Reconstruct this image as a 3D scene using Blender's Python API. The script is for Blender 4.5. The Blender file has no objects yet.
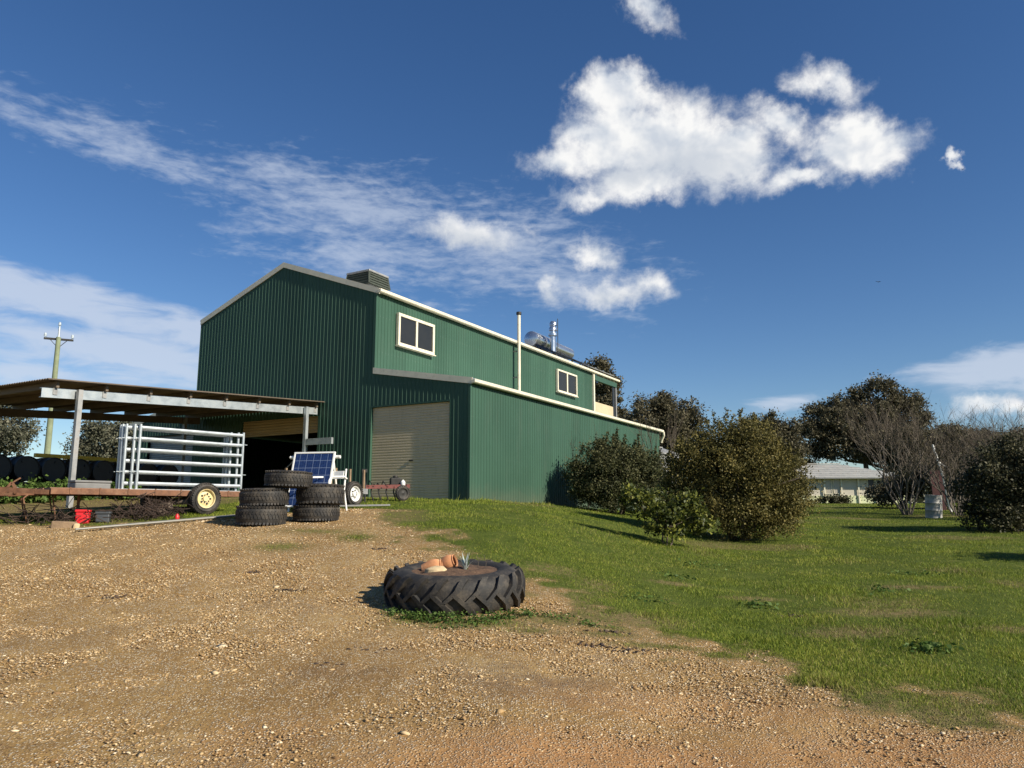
import bpy, math, random
import numpy as np
from mathutils import Vector, Matrix
R = math.radians
scene = bpy.context.scene
col = scene.collection
rng = np.random.default_rng(7)
random.seed(7)

# ------------------------------------------------------------------ camera
cam_d = bpy.data.cameras.new('camera'); cam = bpy.data.objects.new('camera', cam_d); col.objects.link(cam)
cam.location = (0, 0, 1.6); cam.rotation_euler = (R(99.4), 0, 0)
cam_d.sensor_width = 36; cam_d.lens = 27.04; cam_d.clip_start = .05; cam_d.clip_end = 5000
scene.camera = cam
scene.render.resolution_x = 1024; scene.render.resolution_y = 768
scene.view_settings.view_transform = 'Standard'; scene.view_settings.look = 'None'
scene.view_settings.exposure = 0.48; scene.view_settings.gamma = 1.0

# ------------------------------------------------------------------ sun and sky
SUN_AZ, SUN_EL = 123.4, 31.0          # compass degrees clockwise from +Y, elevation
SUN_STRENGTH, SKY_STRENGTH = 5.0, 0.062
sd = bpy.data.lights.new('sun', 'SUN'); sun = bpy.data.objects.new('sun', sd); col.objects.link(sun)
sd.energy = SUN_STRENGTH; sd.angle = R(.5); sd.color = (1, .92, .78)
to_sun = Vector((math.sin(R(SUN_AZ))*math.cos(R(SUN_EL)), math.cos(R(SUN_AZ))*math.cos(R(SUN_EL)), math.sin(R(SUN_EL))))
sun.rotation_euler = to_sun.to_track_quat('Z', 'Y').to_euler(); sun.location = to_sun*60

world = bpy.data.worlds.new('World'); scene.world = world; world.use_nodes = True

class NT:
    """small helper for building node trees"""
    def __init__(s, tree): s.t = tree; s.n = tree.nodes; s.l = tree.links
    def node(s, typ, **kw):
        n = s.n.new(typ)
        for k, v in kw.items(): setattr(n, k, v)
        return n
    def put(s, sock, v):
        if isinstance(v, bpy.types.NodeSocket): s.l.new(v, sock)
        elif v is not None: sock.default_value = v
    def math(s, op, a, b=None, c=None, clamp=False):
        n = s.node('ShaderNodeMath', operation=op, use_clamp=clamp)
        for i, v in enumerate((a, b, c)): s.put(n.inputs[i], v)
        return n.outputs[0]
    def smooth(s, v, lo, hi, a=0., b=1.):
        n = s.node('ShaderNodeMapRange', interpolation_type='SMOOTHSTEP')
        for i, x in enumerate((v, lo, hi, a, b)): s.put(n.inputs[i], x)
        return n.outputs[0]
    def noise(s, vec, scale, detail=4, rough=.55, dist=0., color=False):
        n = s.node('ShaderNodeTexNoise'); s.put(n.inputs['Vector'], vec)
        n.inputs['Scale'].default_value = scale; n.inputs['Detail'].default_value = detail
        n.inputs['Roughness'].default_value = rough; n.inputs['Distortion'].default_value = dist
        return n.outputs['Color' if color else 'Fac']
    def mix(s, f, a, b, mode='MIX'):
        n = s.node('ShaderNodeMix', data_type='RGBA', blend_type=mode)
        s.put(n.inputs[0], f)
        for i, v in ((6, a), (7, b)): s.put(n.inputs[i], (*v, 1) if isinstance(v, tuple) and len(v) == 3 else v)
        return n.outputs[2]
    def ramp(s, f, stops):
        n = s.node('ShaderNodeValToRGB'); s.put(n.inputs[0], f); e = n.color_ramp.elements
        while len(e) < len(stops): e.new(.5)
        for i, (p, c) in enumerate(stops): e[i].position = p; e[i].color = (*c, 1)
        return n.outputs[0]
    def mapping(s, vec, loc=(0,0,0), rot=(0,0,0), sc=(1,1,1), typ='POINT'):
        n = s.node('ShaderNodeMapping', vector_type=typ); s.put(n.inputs[0], vec)
        n.inputs['Location'].default_value = loc; n.inputs['Rotation'].default_value = rot
        n.inputs['Scale'].default_value = sc
        return n.outputs[0]

def build_world():
    w = NT(world.node_tree); w.n.clear()
    sky = w.node('ShaderNodeTexSky', sky_type='NISHITA', sun_disc=False)
    sky.sun_elevation = R(SUN_EL); sky.sun_rotation = R(SUN_AZ)
    sky.air_density = 1.0; sky.dust_density = .05; sky.ozone_density = 3.3; sky.altitude = 200
    hs = w.node('ShaderNodeHueSaturation'); w.put(hs.inputs['Color'], sky.outputs[0])
    hs.inputs['Saturation'].default_value = 1.2; hs.inputs['Hue'].default_value = .507; hs.inputs['Value'].default_value = 1.2
    blue = hs.outputs[0]
    geo = w.node('ShaderNodeTexCoord')
    sx = w.node('ShaderNodeSeparateXYZ'); w.put(sx.inputs[0], geo.outputs['Generated'])
    az = w.math('MULTIPLY', w.math('ARCTAN2', sx.outputs[0], sx.outputs[1]), 57.2958)
    el = w.math('MULTIPLY', w.math('ARCSINE', sx.outputs[2]), 57.2958)
    cb = w.node('ShaderNodeCombineXYZ'); w.put(cb.inputs[0], az); w.put(cb.inputs[1], el)
    ae = cb.outputs[0]                                   # sky position in degrees (azimuth, elevation)
    wn = w.node('ShaderNodeVectorMath', operation='MULTIPLY_ADD')
    w.put(wn.inputs[0], w.noise(w.mapping(ae, (2, 5, 9)), .42, 7, .62, 0, True)); wn.inputs[1].default_value = (4.2, 3.0, 0); w.put(wn.inputs[2], w.mapping(ae, (-2.1, -1.5, 0)))
    warped = wn.outputs[0]
    def field(blobs, ae=ae):
        out = None
        for (x, y, a, b, rot) in blobs:
            k = 1.8 if min(a, b) < 1.45 else 1.                # small scraps get a softer slope, so they fray
            m = w.mapping(ae, (x, y, 0), (0, 0, R(rot)), (a*k, b*k, 1), 'TEXTURE')
            ln = w.node('ShaderNodeVectorMath', operation='LENGTH'); w.put(ln.inputs[0], m)
            v = w.math('SUBTRACT', 1. if k == 1 else .62, ln.outputs['Value'])
            out = v if out is None else w.math('SMOOTH_MAX', out, v, .25)
        return out
    # heaped white clouds
    cum = field([(11.8, 26.4, 7.0, 3.9, -6), (7.6, 26.9, 4.6, 3.6, 10), (16.2, 25.2, 5.4, 3.2, -8), (8.8, 29.6, 4.2, 2.2, -12),
                 (25.8, 24.3, 4.4, 2.5, -8), (23.8, 28.6, 3.2, 1.2, -20), (3.4, 25.6, 3.4, 1.3, 12), (6.2, 22.8, 3.2, 1.0, 0), (10.0, 23.8, 5.0, 1.9, 0),
                 (20.6, 26.7, 3.2, 1.3, -25), (21.5, 22.9, 3.0, .9, 10), (10.4, 35.3, 3.4, 1.2, -32), (8.0, 37.2, 3.2, 1.0, -8), (24.0, 36.0, 1.2, .8, 20),
                 (31.2, 22.3, .55, .45, 30),
                 (8.2, 15.9, 5.0, 1.1, 3), (10.6, 16.4, 2.2, 1.3, 0), (2.9, 16.5, 1.3, 1.1, 0), (-3.2, 20.4, 5.0, 1.3, -6), (6.6, 18.9, 2.0, 1.3, -20),
                 (33.8, 6.7, 4.2, .9, 4), (35.5, 7.3, 2.2, .8, 0), (40.5, 6.6, 6.0, 1.2, 0)], warped)
    def lump(offset):
        v = w.mapping(ae, offset, (0, 0, 0), (1, 1.2, 1))
        n1 = w.noise(v, .34, 10, .64, .2)
        return n1
    n_a = lump((0, 0, 3.1))
    def soft(off): return w.noise(w.mapping(ae, off, (0, 0, 0), (1, 1.25, 1)), .34, 3.2, .55, .2)
    n_c = soft((0, 0, 3.1)); n_b = soft((.8, 1.3, 3.1))
    big = w.noise(w.mapping(ae, (4, 2, 8)), .12, 2, .5)
    d = w.math('MULTIPLY_ADD', cum, 1.7, w.math('MULTIPLY', w.math('SUBTRACT', n_a, .50), 1.65))
    dens = w.smooth(d, -.10, 1.05)
    thick = w.smooth(d, .55, 1.2)
    relief = w.math('MULTIPLY', w.math('ADD', w.math('MULTIPLY', w.math('SUBTRACT', n_c, n_b), 3.6), w.math('MULTIPLY', w.math('SUBTRACT', n_a, n_c), 1.2)), 1.)
    shade = w.math('ADD', w.math('ADD', .58, relief), w.math('MULTIPLY', w.math('SUBTRACT', big, .5), 1.0), clamp=True)
    c_cum = w.mix(shade, (6.6, 7.3, 8.4), (11.6, 11.5, 11.3))
    c_cum = w.mix(w.math('MULTIPLY', thick, .22), c_cum, (9.0, 9.3, 9.6))
    core = w.smooth(field([(13.8, 24.6, 6.5, 2.3, -6), (9.0, 24.4, 4.0, 1.6, 4), (8.4, 15.5, 5.0, .8, 3), (-3.2, 19.8, 4.5, 1.45, -6)], warped), -.1, .9)
    c_cum = w.mix(w.math('MULTIPLY', core, .8), c_cum, (6.5, 7.1, 8.0))
    # thin high streaks
    cir = field([(-27, 23.6, 12, 1.9, -8), (-13, 22.0, 14, 3.5, -10), (-1, 19.4, 13, 4.4, -12), (-11, 18.8, 12, 3.6, -6), (4.5, 17.0, 7, 3.2, -14), (-36, 25.2, 6, .9, -8)])
    wav = w.noise(w.mapping(ae, (3, 1, 5), (0, 0, R(12)), (.22, 1.0, 1)), .62, 8, .62, .5)
    rip = w.noise(w.mapping(ae, (1, 7, 2), (0, 0, R(12)), (.55, 1.5, 1)), 1.3, 5, .6, .3)
    cd = w.math('ADD', w.math('ADD', cir, w.math('MULTIPLY', w.math('SUBTRACT', wav, .5), 2.1)), w.math('MULTIPLY', w.math('SUBTRACT', rip, .5), 1.5))
    c1 = w.math('MULTIPLY', w.smooth(cd, -.0, 1.25), .56)
    low = field([(-33, 13.6, 13, 1.9, -9), (-27, 10.3, 13, 2.2, -7), (-44, 11, 16, 2.5, -5), (-20, 11.4, 7, 2.0, -14), (-33, 8.6, 12, 1.1, 0),
                 (33.5, 9.1, 7, 1.5, 6), (38, 8.2, 7, 1.2, 2), (19.5, 7.5, 3.2, .55, 4), (55, 10, 12, 2.0, 3)])
    lw = w.noise(w.mapping(ae, (9, 4, 1), (0, 0, R(9)), (.3, 1.1, 1)), .7, 8, .58, .4)
    ld = w.math('ADD', low, w.math('MULTIPLY', w.math('SUBTRACT', lw, .5), 1.9))
    c2 = w.math('MULTIPLY', w.smooth(ld, -.1, .7), .72)
    thin = w.math('MAXIMUM', c1, c2)
    c_out = w.mix(thin, blue, (7.4, 8.2, 9.6))
    c_out = w.mix(dens, c_out, c_cum)
    bg = w.node('ShaderNodeBackground'); w.put(bg.inputs[0], c_out); bg.inputs[1].default_value = SKY_STRENGTH
    out = w.node('ShaderNodeOutputWorld'); w.l.new(bg.outputs[0], out.inputs[0])
build_world()

# ------------------------------------------------------------------ mesh helpers
def link(o): col.objects.link(o); return o
def tag(o, label=None, cat=None, group=None, kind=None):
    if label: o['label'] = label
    if cat: o['category'] = cat
    if group: o['group'] = group
    if kind: o['kind'] = kind
    return o
def empty(name, loc, rz=0, rot=None):
    o = bpy.data.objects.new(name, None); o.empty_display_size = .2
    o.location = loc; o.rotation_euler = rot if rot else (0, 0, rz); return link(o)

class MB:
    """collects faces, then links them as ONE mesh object"""
    def __init__(s): s.v = []; s.f = []; s.m = []; s.mi = 0
    def add(s, vs, fs):
        b = len(s.v); s.v.extend(tuple(p) for p in vs)
        for f in fs: s.f.append(tuple(b+i for i in f)); s.m.append(s.mi)
    def box(s, c, size, M=None):
        x, y, z = (k/2 for k in size); c = Vector(c)
        vs = [Vector((i*x, j*y, k*z)) for k in (-1, 1) for j in (-1, 1) for i in (-1, 1)]
        vs = [(M @ v if M else v)+c for v in vs]
        s.add(vs, [(0,2,3,1), (4,5,7,6), (0,1,5,4), (2,6,7,3), (0,4,6,2), (1,3,7,5)]); return s
    def span(s, x0, x1, y0, y1, z0, z1):
        return s.box(((x0+x1)/2, (y0+y1)/2, (z0+z1)/2), (x1-x0, y1-y0, z1-z0))
    def beam(s, p, q, w, h, up=(0,0,1)):
        p, q = Vector(p), Vector(q); d = (q-p); L = d.length; d.normalize()
        side = d.cross(Vector(up)); side = side.normalized() if side.length > 1e-4 else Vector((1,0,0))
        u = side.cross(d)
        M = Matrix((side, d, u)).transposed()
        return s.box((p+q)/2, (w, L, h), M)
    def tube(s, pts, rad, n=8, caps=True):
        pts = [Vector(p) for p in pts]
        if not hasattr(rad, '__len__'): rad = [rad]*len(pts)
        b = len(s.v); fs = []; ref = None
        for i, p in enumerate(pts):
            t = (pts[min(i+1, len(pts)-1)]-pts[max(i-1, 0)]).normalized()
            if ref is None: ref = Vector((0,0,1)) if abs(t.z) < .9 else Vector((1,0,0))
            a = t.cross(ref); a = a.normalized() if a.length > 1e-5 else Vector((1,0,0))
            c = a.cross(t); ref = c
            for k in range(n):
                an = 2*math.pi*k/n
                s.v.append(tuple(p+(a*math.cos(an)+c*math.sin(an))*rad[i]))
        for i in range(len(pts)-1):
            for k in range(n):
                k2 = (k+1) % n
                fs.append((b+i*n+k, b+i*n+k2, b+(i+1)*n+k2, b+(i+1)*n+k))
        if caps and n > 2:
            fs.append(tuple(b+k for k in reversed(range(n)))); e = b+(len(pts)-1)*n; fs.append(tuple(e+k for k in range(n)))
        s.f.extend(fs); s.m.extend([s.mi]*len(fs)); return s
    def lathe(s, prof, n=32, M=None, closed=False):
        """profile of (radius, z) turned about z"""
        b = len(s.v); k = len(prof)
        for i in range(n):
            a = 2*math.pi*i/n
            for (r, z) in prof:
                v = Vector((r*math.cos(a), r*math.sin(a), z)); s.v.append(tuple(M @ v if M else v))
        fs = []
        for i in range(n):
            j = (i+1) % n
            for q in range(k if closed else k-1):
                q2 = (q+1) % k; fs.append((b+i*k+q, b+j*k+q, b+j*k+q2, b+i*k+q2))
        s.f.extend(fs); s.m.extend([s.mi]*len(fs)); return s
    def prism(s, poly, axis_vec):
        """flat polygon (3-D points) given a thickness vector"""
        t = Vector(axis_vec); n = len(poly); P = [Vector(p) for p in poly]
        fs = [tuple(range(n)), tuple(reversed(range(n, 2*n)))]
        for i in range(n):
            j = (i+1) % n; fs.append((i, i+n, j+n, j))
        s.add(P+[p+t for p in P], fs); return s
    def build(s, name, mats, parent=None, smooth=False, bevel=0, loc=None):
        me = bpy.data.meshes.new(name); me.from_pydata(s.v, [], s.f)
        for m in (mats if isinstance(mats, (list, tuple)) else [mats]): me.materials.append(m)
        if any(s.m): me.polygons.foreach_set('material_index', s.m)
        if smooth:
            me.polygons.foreach_set('use_smooth', [True]*len(me.polygons))
            try: me.set_sharp_from_angle(angle=R(40))
            except Exception: pass
        me.update(); o = bpy.data.objects.new(name, me); link(o)
        if parent: o.parent = parent
        if loc: o.location = loc
        if bevel:
            b = o.modifiers.new('bevel', 'BEVEL'); b.width = bevel; b.segments = 2; b.limit_method = 'ANGLE'
        return o

def np_mesh(name, V, F, mat, parent=None, attrs=None):
    """V (n,3), F (m,k) numpy -> object"""
    me = bpy.data.meshes.new(name); n, m, k = len(V), len(F), F.shape[1]
    me.vertices.add(n); me.vertices.foreach_set('co', np.ascontiguousarray(V, np.float32).ravel())
    me.loops.add(m*k); me.loops.foreach_set('vertex_index', np.ascontiguousarray(F, np.int32).ravel())
    me.polygons.add(m); me.polygons.foreach_set('loop_start', np.arange(0, m*k, k, dtype=np.int32))
    me.polygons.foreach_set('loop_total', np.full(m, k, np.int32))
    me.materials.append(mat)
    for nm, arr in (attrs or {}).items():
        a = me.attributes.new(nm, 'FLOAT', 'POINT'); a.data.foreach_set('value', np.ascontiguousarray(arr, np.float32))
    me.update(calc_edges=True); o = bpy.data.objects.new(name, me); link(o)
    if parent: o.parent = parent
    return o

def copy_tree(o, parent=None):
    c = o.copy(); link(c)
    if parent: c.parent = parent
    for ch in list(o.children): copy_tree(ch, c)
    return c

# ------------------------------------------------------------------ materials
def material(name, colr, rough=.5, metal=0., var=.12, vscale=3., bump=0., bscale=40., spec=.5, dirt=None, island=0.):
    m = bpy.data.materials.new(name); m.use_nodes = True; t = NT(m.node_tree)
    b = t.n['Principled BSDF']; tc = t.node('ShaderNodeTexCoord')
    n = t.noise(tc.outputs['Object'], vscale, 5, .6)
    lo = tuple(c*(1-var*1.6) for c in colr); hi = tuple(min(1, c*(1+var*1.6)) for c in colr)
    c = t.ramp(n, [(.25, lo), (.75, hi)])
    if island:
        g = t.node('ShaderNodeNewGeometry')
        f = t.math('MULTIPLY_ADD', g.outputs['Random Per Island'], island, 1-island/2)
        c = t.mix(1., c, f, 'MULTIPLY')
    if dirt:
        n2 = t.noise(t.mapping(tc.outputs['Object'], sc=dirt[2] if len(dirt) > 2 else (1,1,1)), dirt[3] if len(dirt) > 3 else 5., 6, .7)
        c = t.mix(t.smooth(n2, .5, .72, 0, dirt[1]), c, dirt[0])
    t.put(b.inputs['Base Color'], c)
    t.put(b.inputs['Roughness'], t.math('MULTIPLY_ADD', n, .25, rough-.12, clamp=True)); b.inputs['Metallic'].default_value = metal
    b.inputs['Specular IOR Level'].default_value = spec
    if bump:
        bn = t.node('ShaderNodeBump'); t.put(bn.inputs['Height'], t.noise(tc.outputs['Object'], bscale, 4, .6)); bn.inputs['Strength'].default_value = bump
        bn.inputs['Distance'].default_value = .01; t.l.new(bn.outputs[0], b.inputs['Normal'])
    return m

def leaf_material(name, dark, mid, light, trans=.25, rough=.6, spec=.2, dry=None):
    m = bpy.data.materials.new(name); m.use_nodes = True; t = NT(m.node_tree)
    b = t.n['Principled BSDF']; g = t.node('ShaderNodeNewGeometry'); tc = t.node('ShaderNodeTexCoord')
    n = t.noise(tc.outputs['Object'], 1.1, 3, .6)
    f = t.math('ADD', t.math('MULTIPLY', g.outputs['Random Per Island'], .62), t.math('MULTIPLY', t.math('SUBTRACT', n, .3), .95), clamp=True)
    c = t.ramp(f, [(.1, dark), (.5, mid), (.95, light)])
    if dry:                                              # straw coloured blades, told apart by a value stored on each blade
        q = t.node('ShaderNodeAttribute'); q.attribute_name = 'dry'
        c = t.mix(q.outputs['Fac'], c, t.mix(g.outputs['Random Per Island'], dry[0], dry[1]))
    t.put(b.inputs['Base Color'], c); b.inputs['Roughness'].default_value = rough; b.inputs['Specular IOR Level'].default_value = spec
    tr = t.node('ShaderNodeBsdfTranslucent'); t.put(tr.inputs[0], c)
    mx = t.node('ShaderNodeMixShader'); mx.inputs[0].default_value = trans
    t.l.new(b.outputs[0], mx.inputs[1]); t.l.new(tr.outputs[0], mx.inputs[2])
    t.l.new(mx.outputs[0], t.n['Material Output'].inputs[0])
    return m

def glass_material(name, colr, rough=.08):
    m = material(name, colr, rough, 0, .1, 2., spec=.5); return m

M_ = {}
M_['green'] = material('green painted steel', (.046, .097, .067), .42, 0, .06, .6, spec=.12, dirt=((.085, .12, .09), .25, (3, 3, .5), 1.2))
def weather_walls():
    # sheet to sheet differences, and mud splashed up along the ground
    m = M_['green']; t = NT(m.node_tree); b = t.n['Principled BSDF']; old = b.inputs['Base Color'].links[0].from_socket
    tc = t.node('ShaderNodeTexCoord'); s = t.node('ShaderNodeSeparateXYZ'); t.put(s.inputs[0], tc.outputs['Object'])
    k = t.math('FLOOR', t.math('DIVIDE', t.math('ADD', s.outputs[0], s.outputs[1]), .72)); wn = t.node('ShaderNodeTexWhiteNoise', noise_dimensions='1D'); t.put(wn.inputs['W'], k)
    c = t.mix(1., old, t.math('MULTIPLY_ADD', wn.outputs['Value'], .16, .92), 'MULTIPLY')
    sp = t.math('ADD', t.math('MULTIPLY', t.noise(tc.outputs['Object'], 3.5, 6, .7), .8), t.math('MULTIPLY', s.outputs[2], -1.1))
    c = t.mix(t.smooth(sp, -.1, .65, 0, .25), c, (.17, .14, .09))
    fr = t.math('FRACT', t.math('DIVIDE', t.math('ADD', s.outputs[0], s.outputs[1]), .144)); fz = t.math('FRACT', t.math('DIVIDE', s.outputs[2], 1.05))
    dot = t.math('MULTIPLY', t.math('LESS_THAN', t.math('ABSOLUTE', t.math('SUBTRACT', fr, .36)), .05), t.math('LESS_THAN', fz, .012))
    c = t.mix(t.math('MULTIPLY', dot, .7), c, (.20, .22, .20))
    t.put(b.inputs['Base Color'], c)
weather_walls()
M_['cream'] = material('cream painted steel', (.72, .66, .50), .45, 0, .06, 2., dirt=((.35, .31, .23), .4))
M_['paper'] = material('beige roller door paint', (.60, .48, .30), .5, 0, .05, 1., dirt=((.36, .29, .19), .35, (1, 6, 1), 2.))
M_['tan'] = material('tan roller door paint', (.44, .33, .17), .5, 0, .06, 1.)
M_['zinc'] = material('zincalume sheet', (.48, .49, .49), .38, .75, .12, 2., dirt=((.25, .22, .19), .5))
M_['gal'] = material('galvanised steel', (.46, .50, .51), .42, .55, .16, 5., dirt=((.36, .33, .29), .45))
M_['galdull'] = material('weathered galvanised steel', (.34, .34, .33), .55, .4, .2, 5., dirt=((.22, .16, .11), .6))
M_['rooffar'] = material('brown weathered roof sheet', (.15, .115, .08), .65, 0.1, .2, 1.5, dirt=((.12, .08, .05), .6))
M_['white'] = material('white powder coat', (.80, .79, .74), .35, 0, .03, 3.)
M_['darkglass'] = glass_material('dark window glass', (.020, .020, .018), .35)
M_['rust'] = material('rusty brown steel', (.18, .085, .045), .8, .1, .3, 9., .5, 60., dirt=((.28, .17, .10), .7))
M_['timber'] = material('weathered deck timber', (.24, .13, .085), .8, 0, .25, 6., .4, 30., dirt=((.38, .26, .18), .6, (1, 14, 1)))
M_['woodgrey'] = material('grey sawn timber', (.25, .17, .10), .85, 0, .25, 6., .5, 30.)
M_['darksteel'] = material('dark oily steel', (.035, .033, .03), .6, .4, .3, 8.)
M_['redpaint'] = material('faded red paint', (.17, .045, .035), .6, 0, .25, 8., dirt=((.12, .05, .03), .8))
M_['red'] = material('bright red plastic', (.62, .02, .025), .4, 0, .06, 4.)
M_['blackplastic'] = material('black plastic', (.016, .016, .017), .5, 0, .2, 6.)
M_['rimyellow'] = material('cream yellow wheel paint', (.66, .55, .28), .5, 0, .1, 8., dirt=((.25, .12, .05), .7))
M_['rimwhite'] = material('white wheel paint', (.78, .77, .72), .45, 0, .06, 8., dirt=((.3, .2, .12), .5))
M_['concrete'] = material('pale concrete', (.36, .34, .30), .9, 0, .12, 2., .4, 30.)
M_['terracotta'] = material('terracotta', (.56, .25, .11), .8, 0, .18, 9., .3, 60., dirt=((.62, .42, .27), .7))
M_['sandstone'] = material('sandy stone', (.50, .38, .22), .9, 0, .2, 8., .6, 40.)
M_['soil'] = material('dark potting soil', (.10, .055, .03), .95, 0, .4, 14., 1., 60., dirt=((.22, .13, .07), .8, (1,1,1), 30.))
M_['yellow'] = material('yellow painted steel', (.72, .46, .04), .5, 0, .08, 4.)
M_['bark'] = material('grey brown bark', (.13, .10, .075), .95, 0, .3, 8., .8, 30.)
M_['paleb'] = material('pale twig bark', (.125, .105, .082), .9, 0, .25, 6., .4, 30.)
M_['polewood'] = material('greenish treated pole', (.22, .25, .15), .9, 0, .15, 3., .4, 40.)
M_['porcelain'] = material('glazed insulator', (.62, .68, .72), .25, 0, .05, 8.)
M_['maroon'] = material('maroon board', (.07, .024, .022), .8, 0, .25, 6.)
M_['stainless'] = material('stainless steel', (.62, .63, .64), .25, .9, .05, 4.)
M_['collector'] = glass_material('dark collector glass', (.015, .018, .03), .12)
M_['pads'] = material('evaporative pad slats', (.045, .055, .042), .8, 0, .25, 12.)
M_['houseroof'] = material('pale grey roof sheet', (.42, .41, .37), .6, .1, .12, 1.2, dirt=((.22, .2, .17), .6, (1, 1, 1), 2.))
M_['housewall'] = material('pale house cladding', (.55, .50, .40), .7, 0, .08, 1.2)
M_['houseband'] = material('pale yellow green boards', (.66, .68, .40), .7, 0, .10, 1.5)
M_['houseglass'] = glass_material('curtained house window', (.42, .38, .31), .3)
M_['drumgrey'] = material('grey weathered drum', (.33, .32, .29), .6, .2, .15, 4., dirt=((.20, .16, .12), .7))
M_['darkbox'] = material('charcoal plastic', (.05, .055, .06), .5, 0, .1, 5.)
M_['darkgrey'] = material('dull grey steel', (.16, .16, .155), .6, .2, .15, 5.)
M_['feather'] = material('dark feathers', (.02, .02, .022), .8)
M_['pipe'] = material('grey metal pipe', (.24, .23, .20), .45, .4, .15, 5., dirt=((.25, .2, .15), .6))

def rubber_material():
    m = bpy.data.materials.new('dusty tyre rubber'); m.use_nodes = True; t = NT(m.node_tree); b = t.n['Principled BSDF']
    tc = t.node('ShaderNodeTexCoord'); n = t.noise(tc.outputs['Object'], 5, 6, .65); n2 = t.noise(tc.outputs['Object'], 45, 3, .6)
    f = t.smooth(t.math('ADD', n, t.math('MULTIPLY', n2, .35)), .55, .95)
    t.put(b.inputs['Base Color'], t.mix(f, (.016, .015, .014), (.085, .070, .052))); b.inputs['Roughness'].default_value = .72
    bn = t.node('ShaderNodeBump'); t.put(bn.inputs['Height'], n2); bn.inputs['Strength'].default_value = .3; bn.inputs['Distance'].default_value = .01
    t.l.new(bn.outputs[0], b.inputs['Normal']); return m
M_['rubber'] = rubber_material()

def pv_material():
    m = bpy.data.materials.new('solar cells'); m.use_nodes = True; t = NT(m.node_tree); b = t.n['Principled BSDF']
    tc = t.node('ShaderNodeTexCoord'); s = t.node('ShaderNodeSeparateXYZ'); t.put(s.inputs[0], tc.outputs['Object'])
    def lines(sock, pitch, wd):
        fr = t.math('FRACT', t.math('ADD', t.math('DIVIDE', sock, pitch), 50.))
        return t.math('LESS_THAN', t.math('MINIMUM', fr, t.math('SUBTRACT', 1., fr)), wd)
    L = t.math('MAXIMUM', lines(s.outputs[0], .158, .028), lines(s.outputs[2], .158, .028))
    fine = lines(s.outputs[0], .0527, .035)
    v = t.node('ShaderNodeTexVoronoi'); t.put(v.inputs['Vector'], tc.outputs['Object']); v.inputs['Scale'].default_value = 26
    cell = t.mix(t.math('MULTIPLY', v.outputs['Distance'], 1.4, clamp=True), (.008, .016, .062), (.016, .034, .11))
    c = t.mix(t.math('MULTIPLY', fine, .18), cell, (.20, .25, .36)); c = t.mix(t.math('MULTIPLY', L, .65), c, (.26, .32, .44))
    t.put(b.inputs['Base Color'], c); b.inputs['Roughness'].default_value = .12; b.inputs['Coat Weight'].default_value = .5
    return m
M_['pv'] = pv_material()
M_['leaf_olive'] = leaf_material('olive bush leaves', (.038, .036, .012), (.120, .108, .032), (.28, .22, .07), .22)
M_['leaf_deep'] = leaf_material('deep green bush leaves', (.032, .038, .016), (.078, .084, .034), (.16, .145, .065), .2)
M_['leaf_citrus'] = leaf_material('glossy citrus leaves', (.026, .036, .010), (.075, .095, .020), (.32, .31, .05), .28, .5, .3)
M_['leaf_gum'] = leaf_material('gum leaves', (.040, .038, .021), (.105, .094, .055), (.20, .172, .10), .18)
M_['leaf_grey'] = leaf_material('grey green gum leaves', (.055, .060, .038), (.12, .122, .080), (.21, .20, .14), .2)
M_['leaf_dark'] = leaf_material('dark evergreen leaves', (.022, .025, .013), (.060, .060, .030), (.125, .112, .058), .15)
M_['leaf_weed'] = leaf_material('weed leaves', (.040, .080, .016), (.085, .145, .030), (.16, .22, .055), .3)
M_['leaf_silver'] = leaf_material('silver succulent leaves', (.30, .36, .34), (.45, .50, .46), (.60, .64, .58), .1)
M_['grass'] = leaf_material('grass blades', (.062, .108, .010), (.185, .250, .022), (.43, .41, .075), .3, .6, .2, ((.17, .125, .05), (.40, .32, .15)))
M_['twig'] = material('dry twigs', (.095, .075, .054), .9, 0, .3, 6., island=.7)
M_['litter'] = material('dark bark litter', (.055, .035, .025), .9, 0, .4, 10., island=.8)
# ------------------------------------------------------------------ ground
LY = [-60,0,4.35,8,10.5,13,15,20,24,60,100,400,1500]; LZ = [-1.5,0,.26,.58,.95,1.35,1.56,1.95,2.0,2.1,1.6,-3,-10]
RY = [-60,0,6,10,14,18,22,28,33,40,48,65,100,400,1500]; RZ = [-1.5,0,.29,.5,.75,.92,1.07,1.3,1.5,1.75,1.95,2.28,2.1,-3,-10]
def sm(t): t = np.clip(t, 0, 1); return t*t*(3-2*t)
def gz(x, y):
    """height of the ground"""
    x = np.asarray(x, float); y = np.asarray(y, float)
    def s(P, Q): return sum(np.interp(y+k*np.clip(.15*y, .5, 4), P, Q) for k in (-.6, -.3, 0, .3, .6))/5
    w = sm((x/np.maximum(y, 4)+.08)/.40)
    z = s(LY, LZ)*(1-w)+s(RY, RZ)*w
    return z+.02*np.sin(x*1.7+.4*y)*np.sin(y*1.3+1)+.03*np.sin(.6*x+2)*np.sin(.5*y)
def G(x, y): return float(gz(x, y))
def vnoise(x, y, seed=0):
    xi = np.floor(x).astype(np.int64); yi = np.floor(y).astype(np.int64); fx = sm(x-xi); fy = sm(y-yi)
    def h(a, b):
        q = (a*374761393+b*668265263+seed*1442695041) & 0xffffffff
        q = ((q ^ (q >> 13))*1274126177) & 0xffffffff
        return ((q ^ (q >> 16)) & 0xffff)/65535.
    return (h(xi, yi)*(1-fx)+h(xi+1, yi)*fx)*(1-fy)+(h(xi, yi+1)*(1-fx)+h(xi+1, yi+1)*fx)*fy
def fbm(x, y, seed=0, oct=4):
    return sum(vnoise(x*2**k, y*2**k, seed+k)*.5**k for k in range(oct))/sum(.5**k for k in range(oct))
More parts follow.
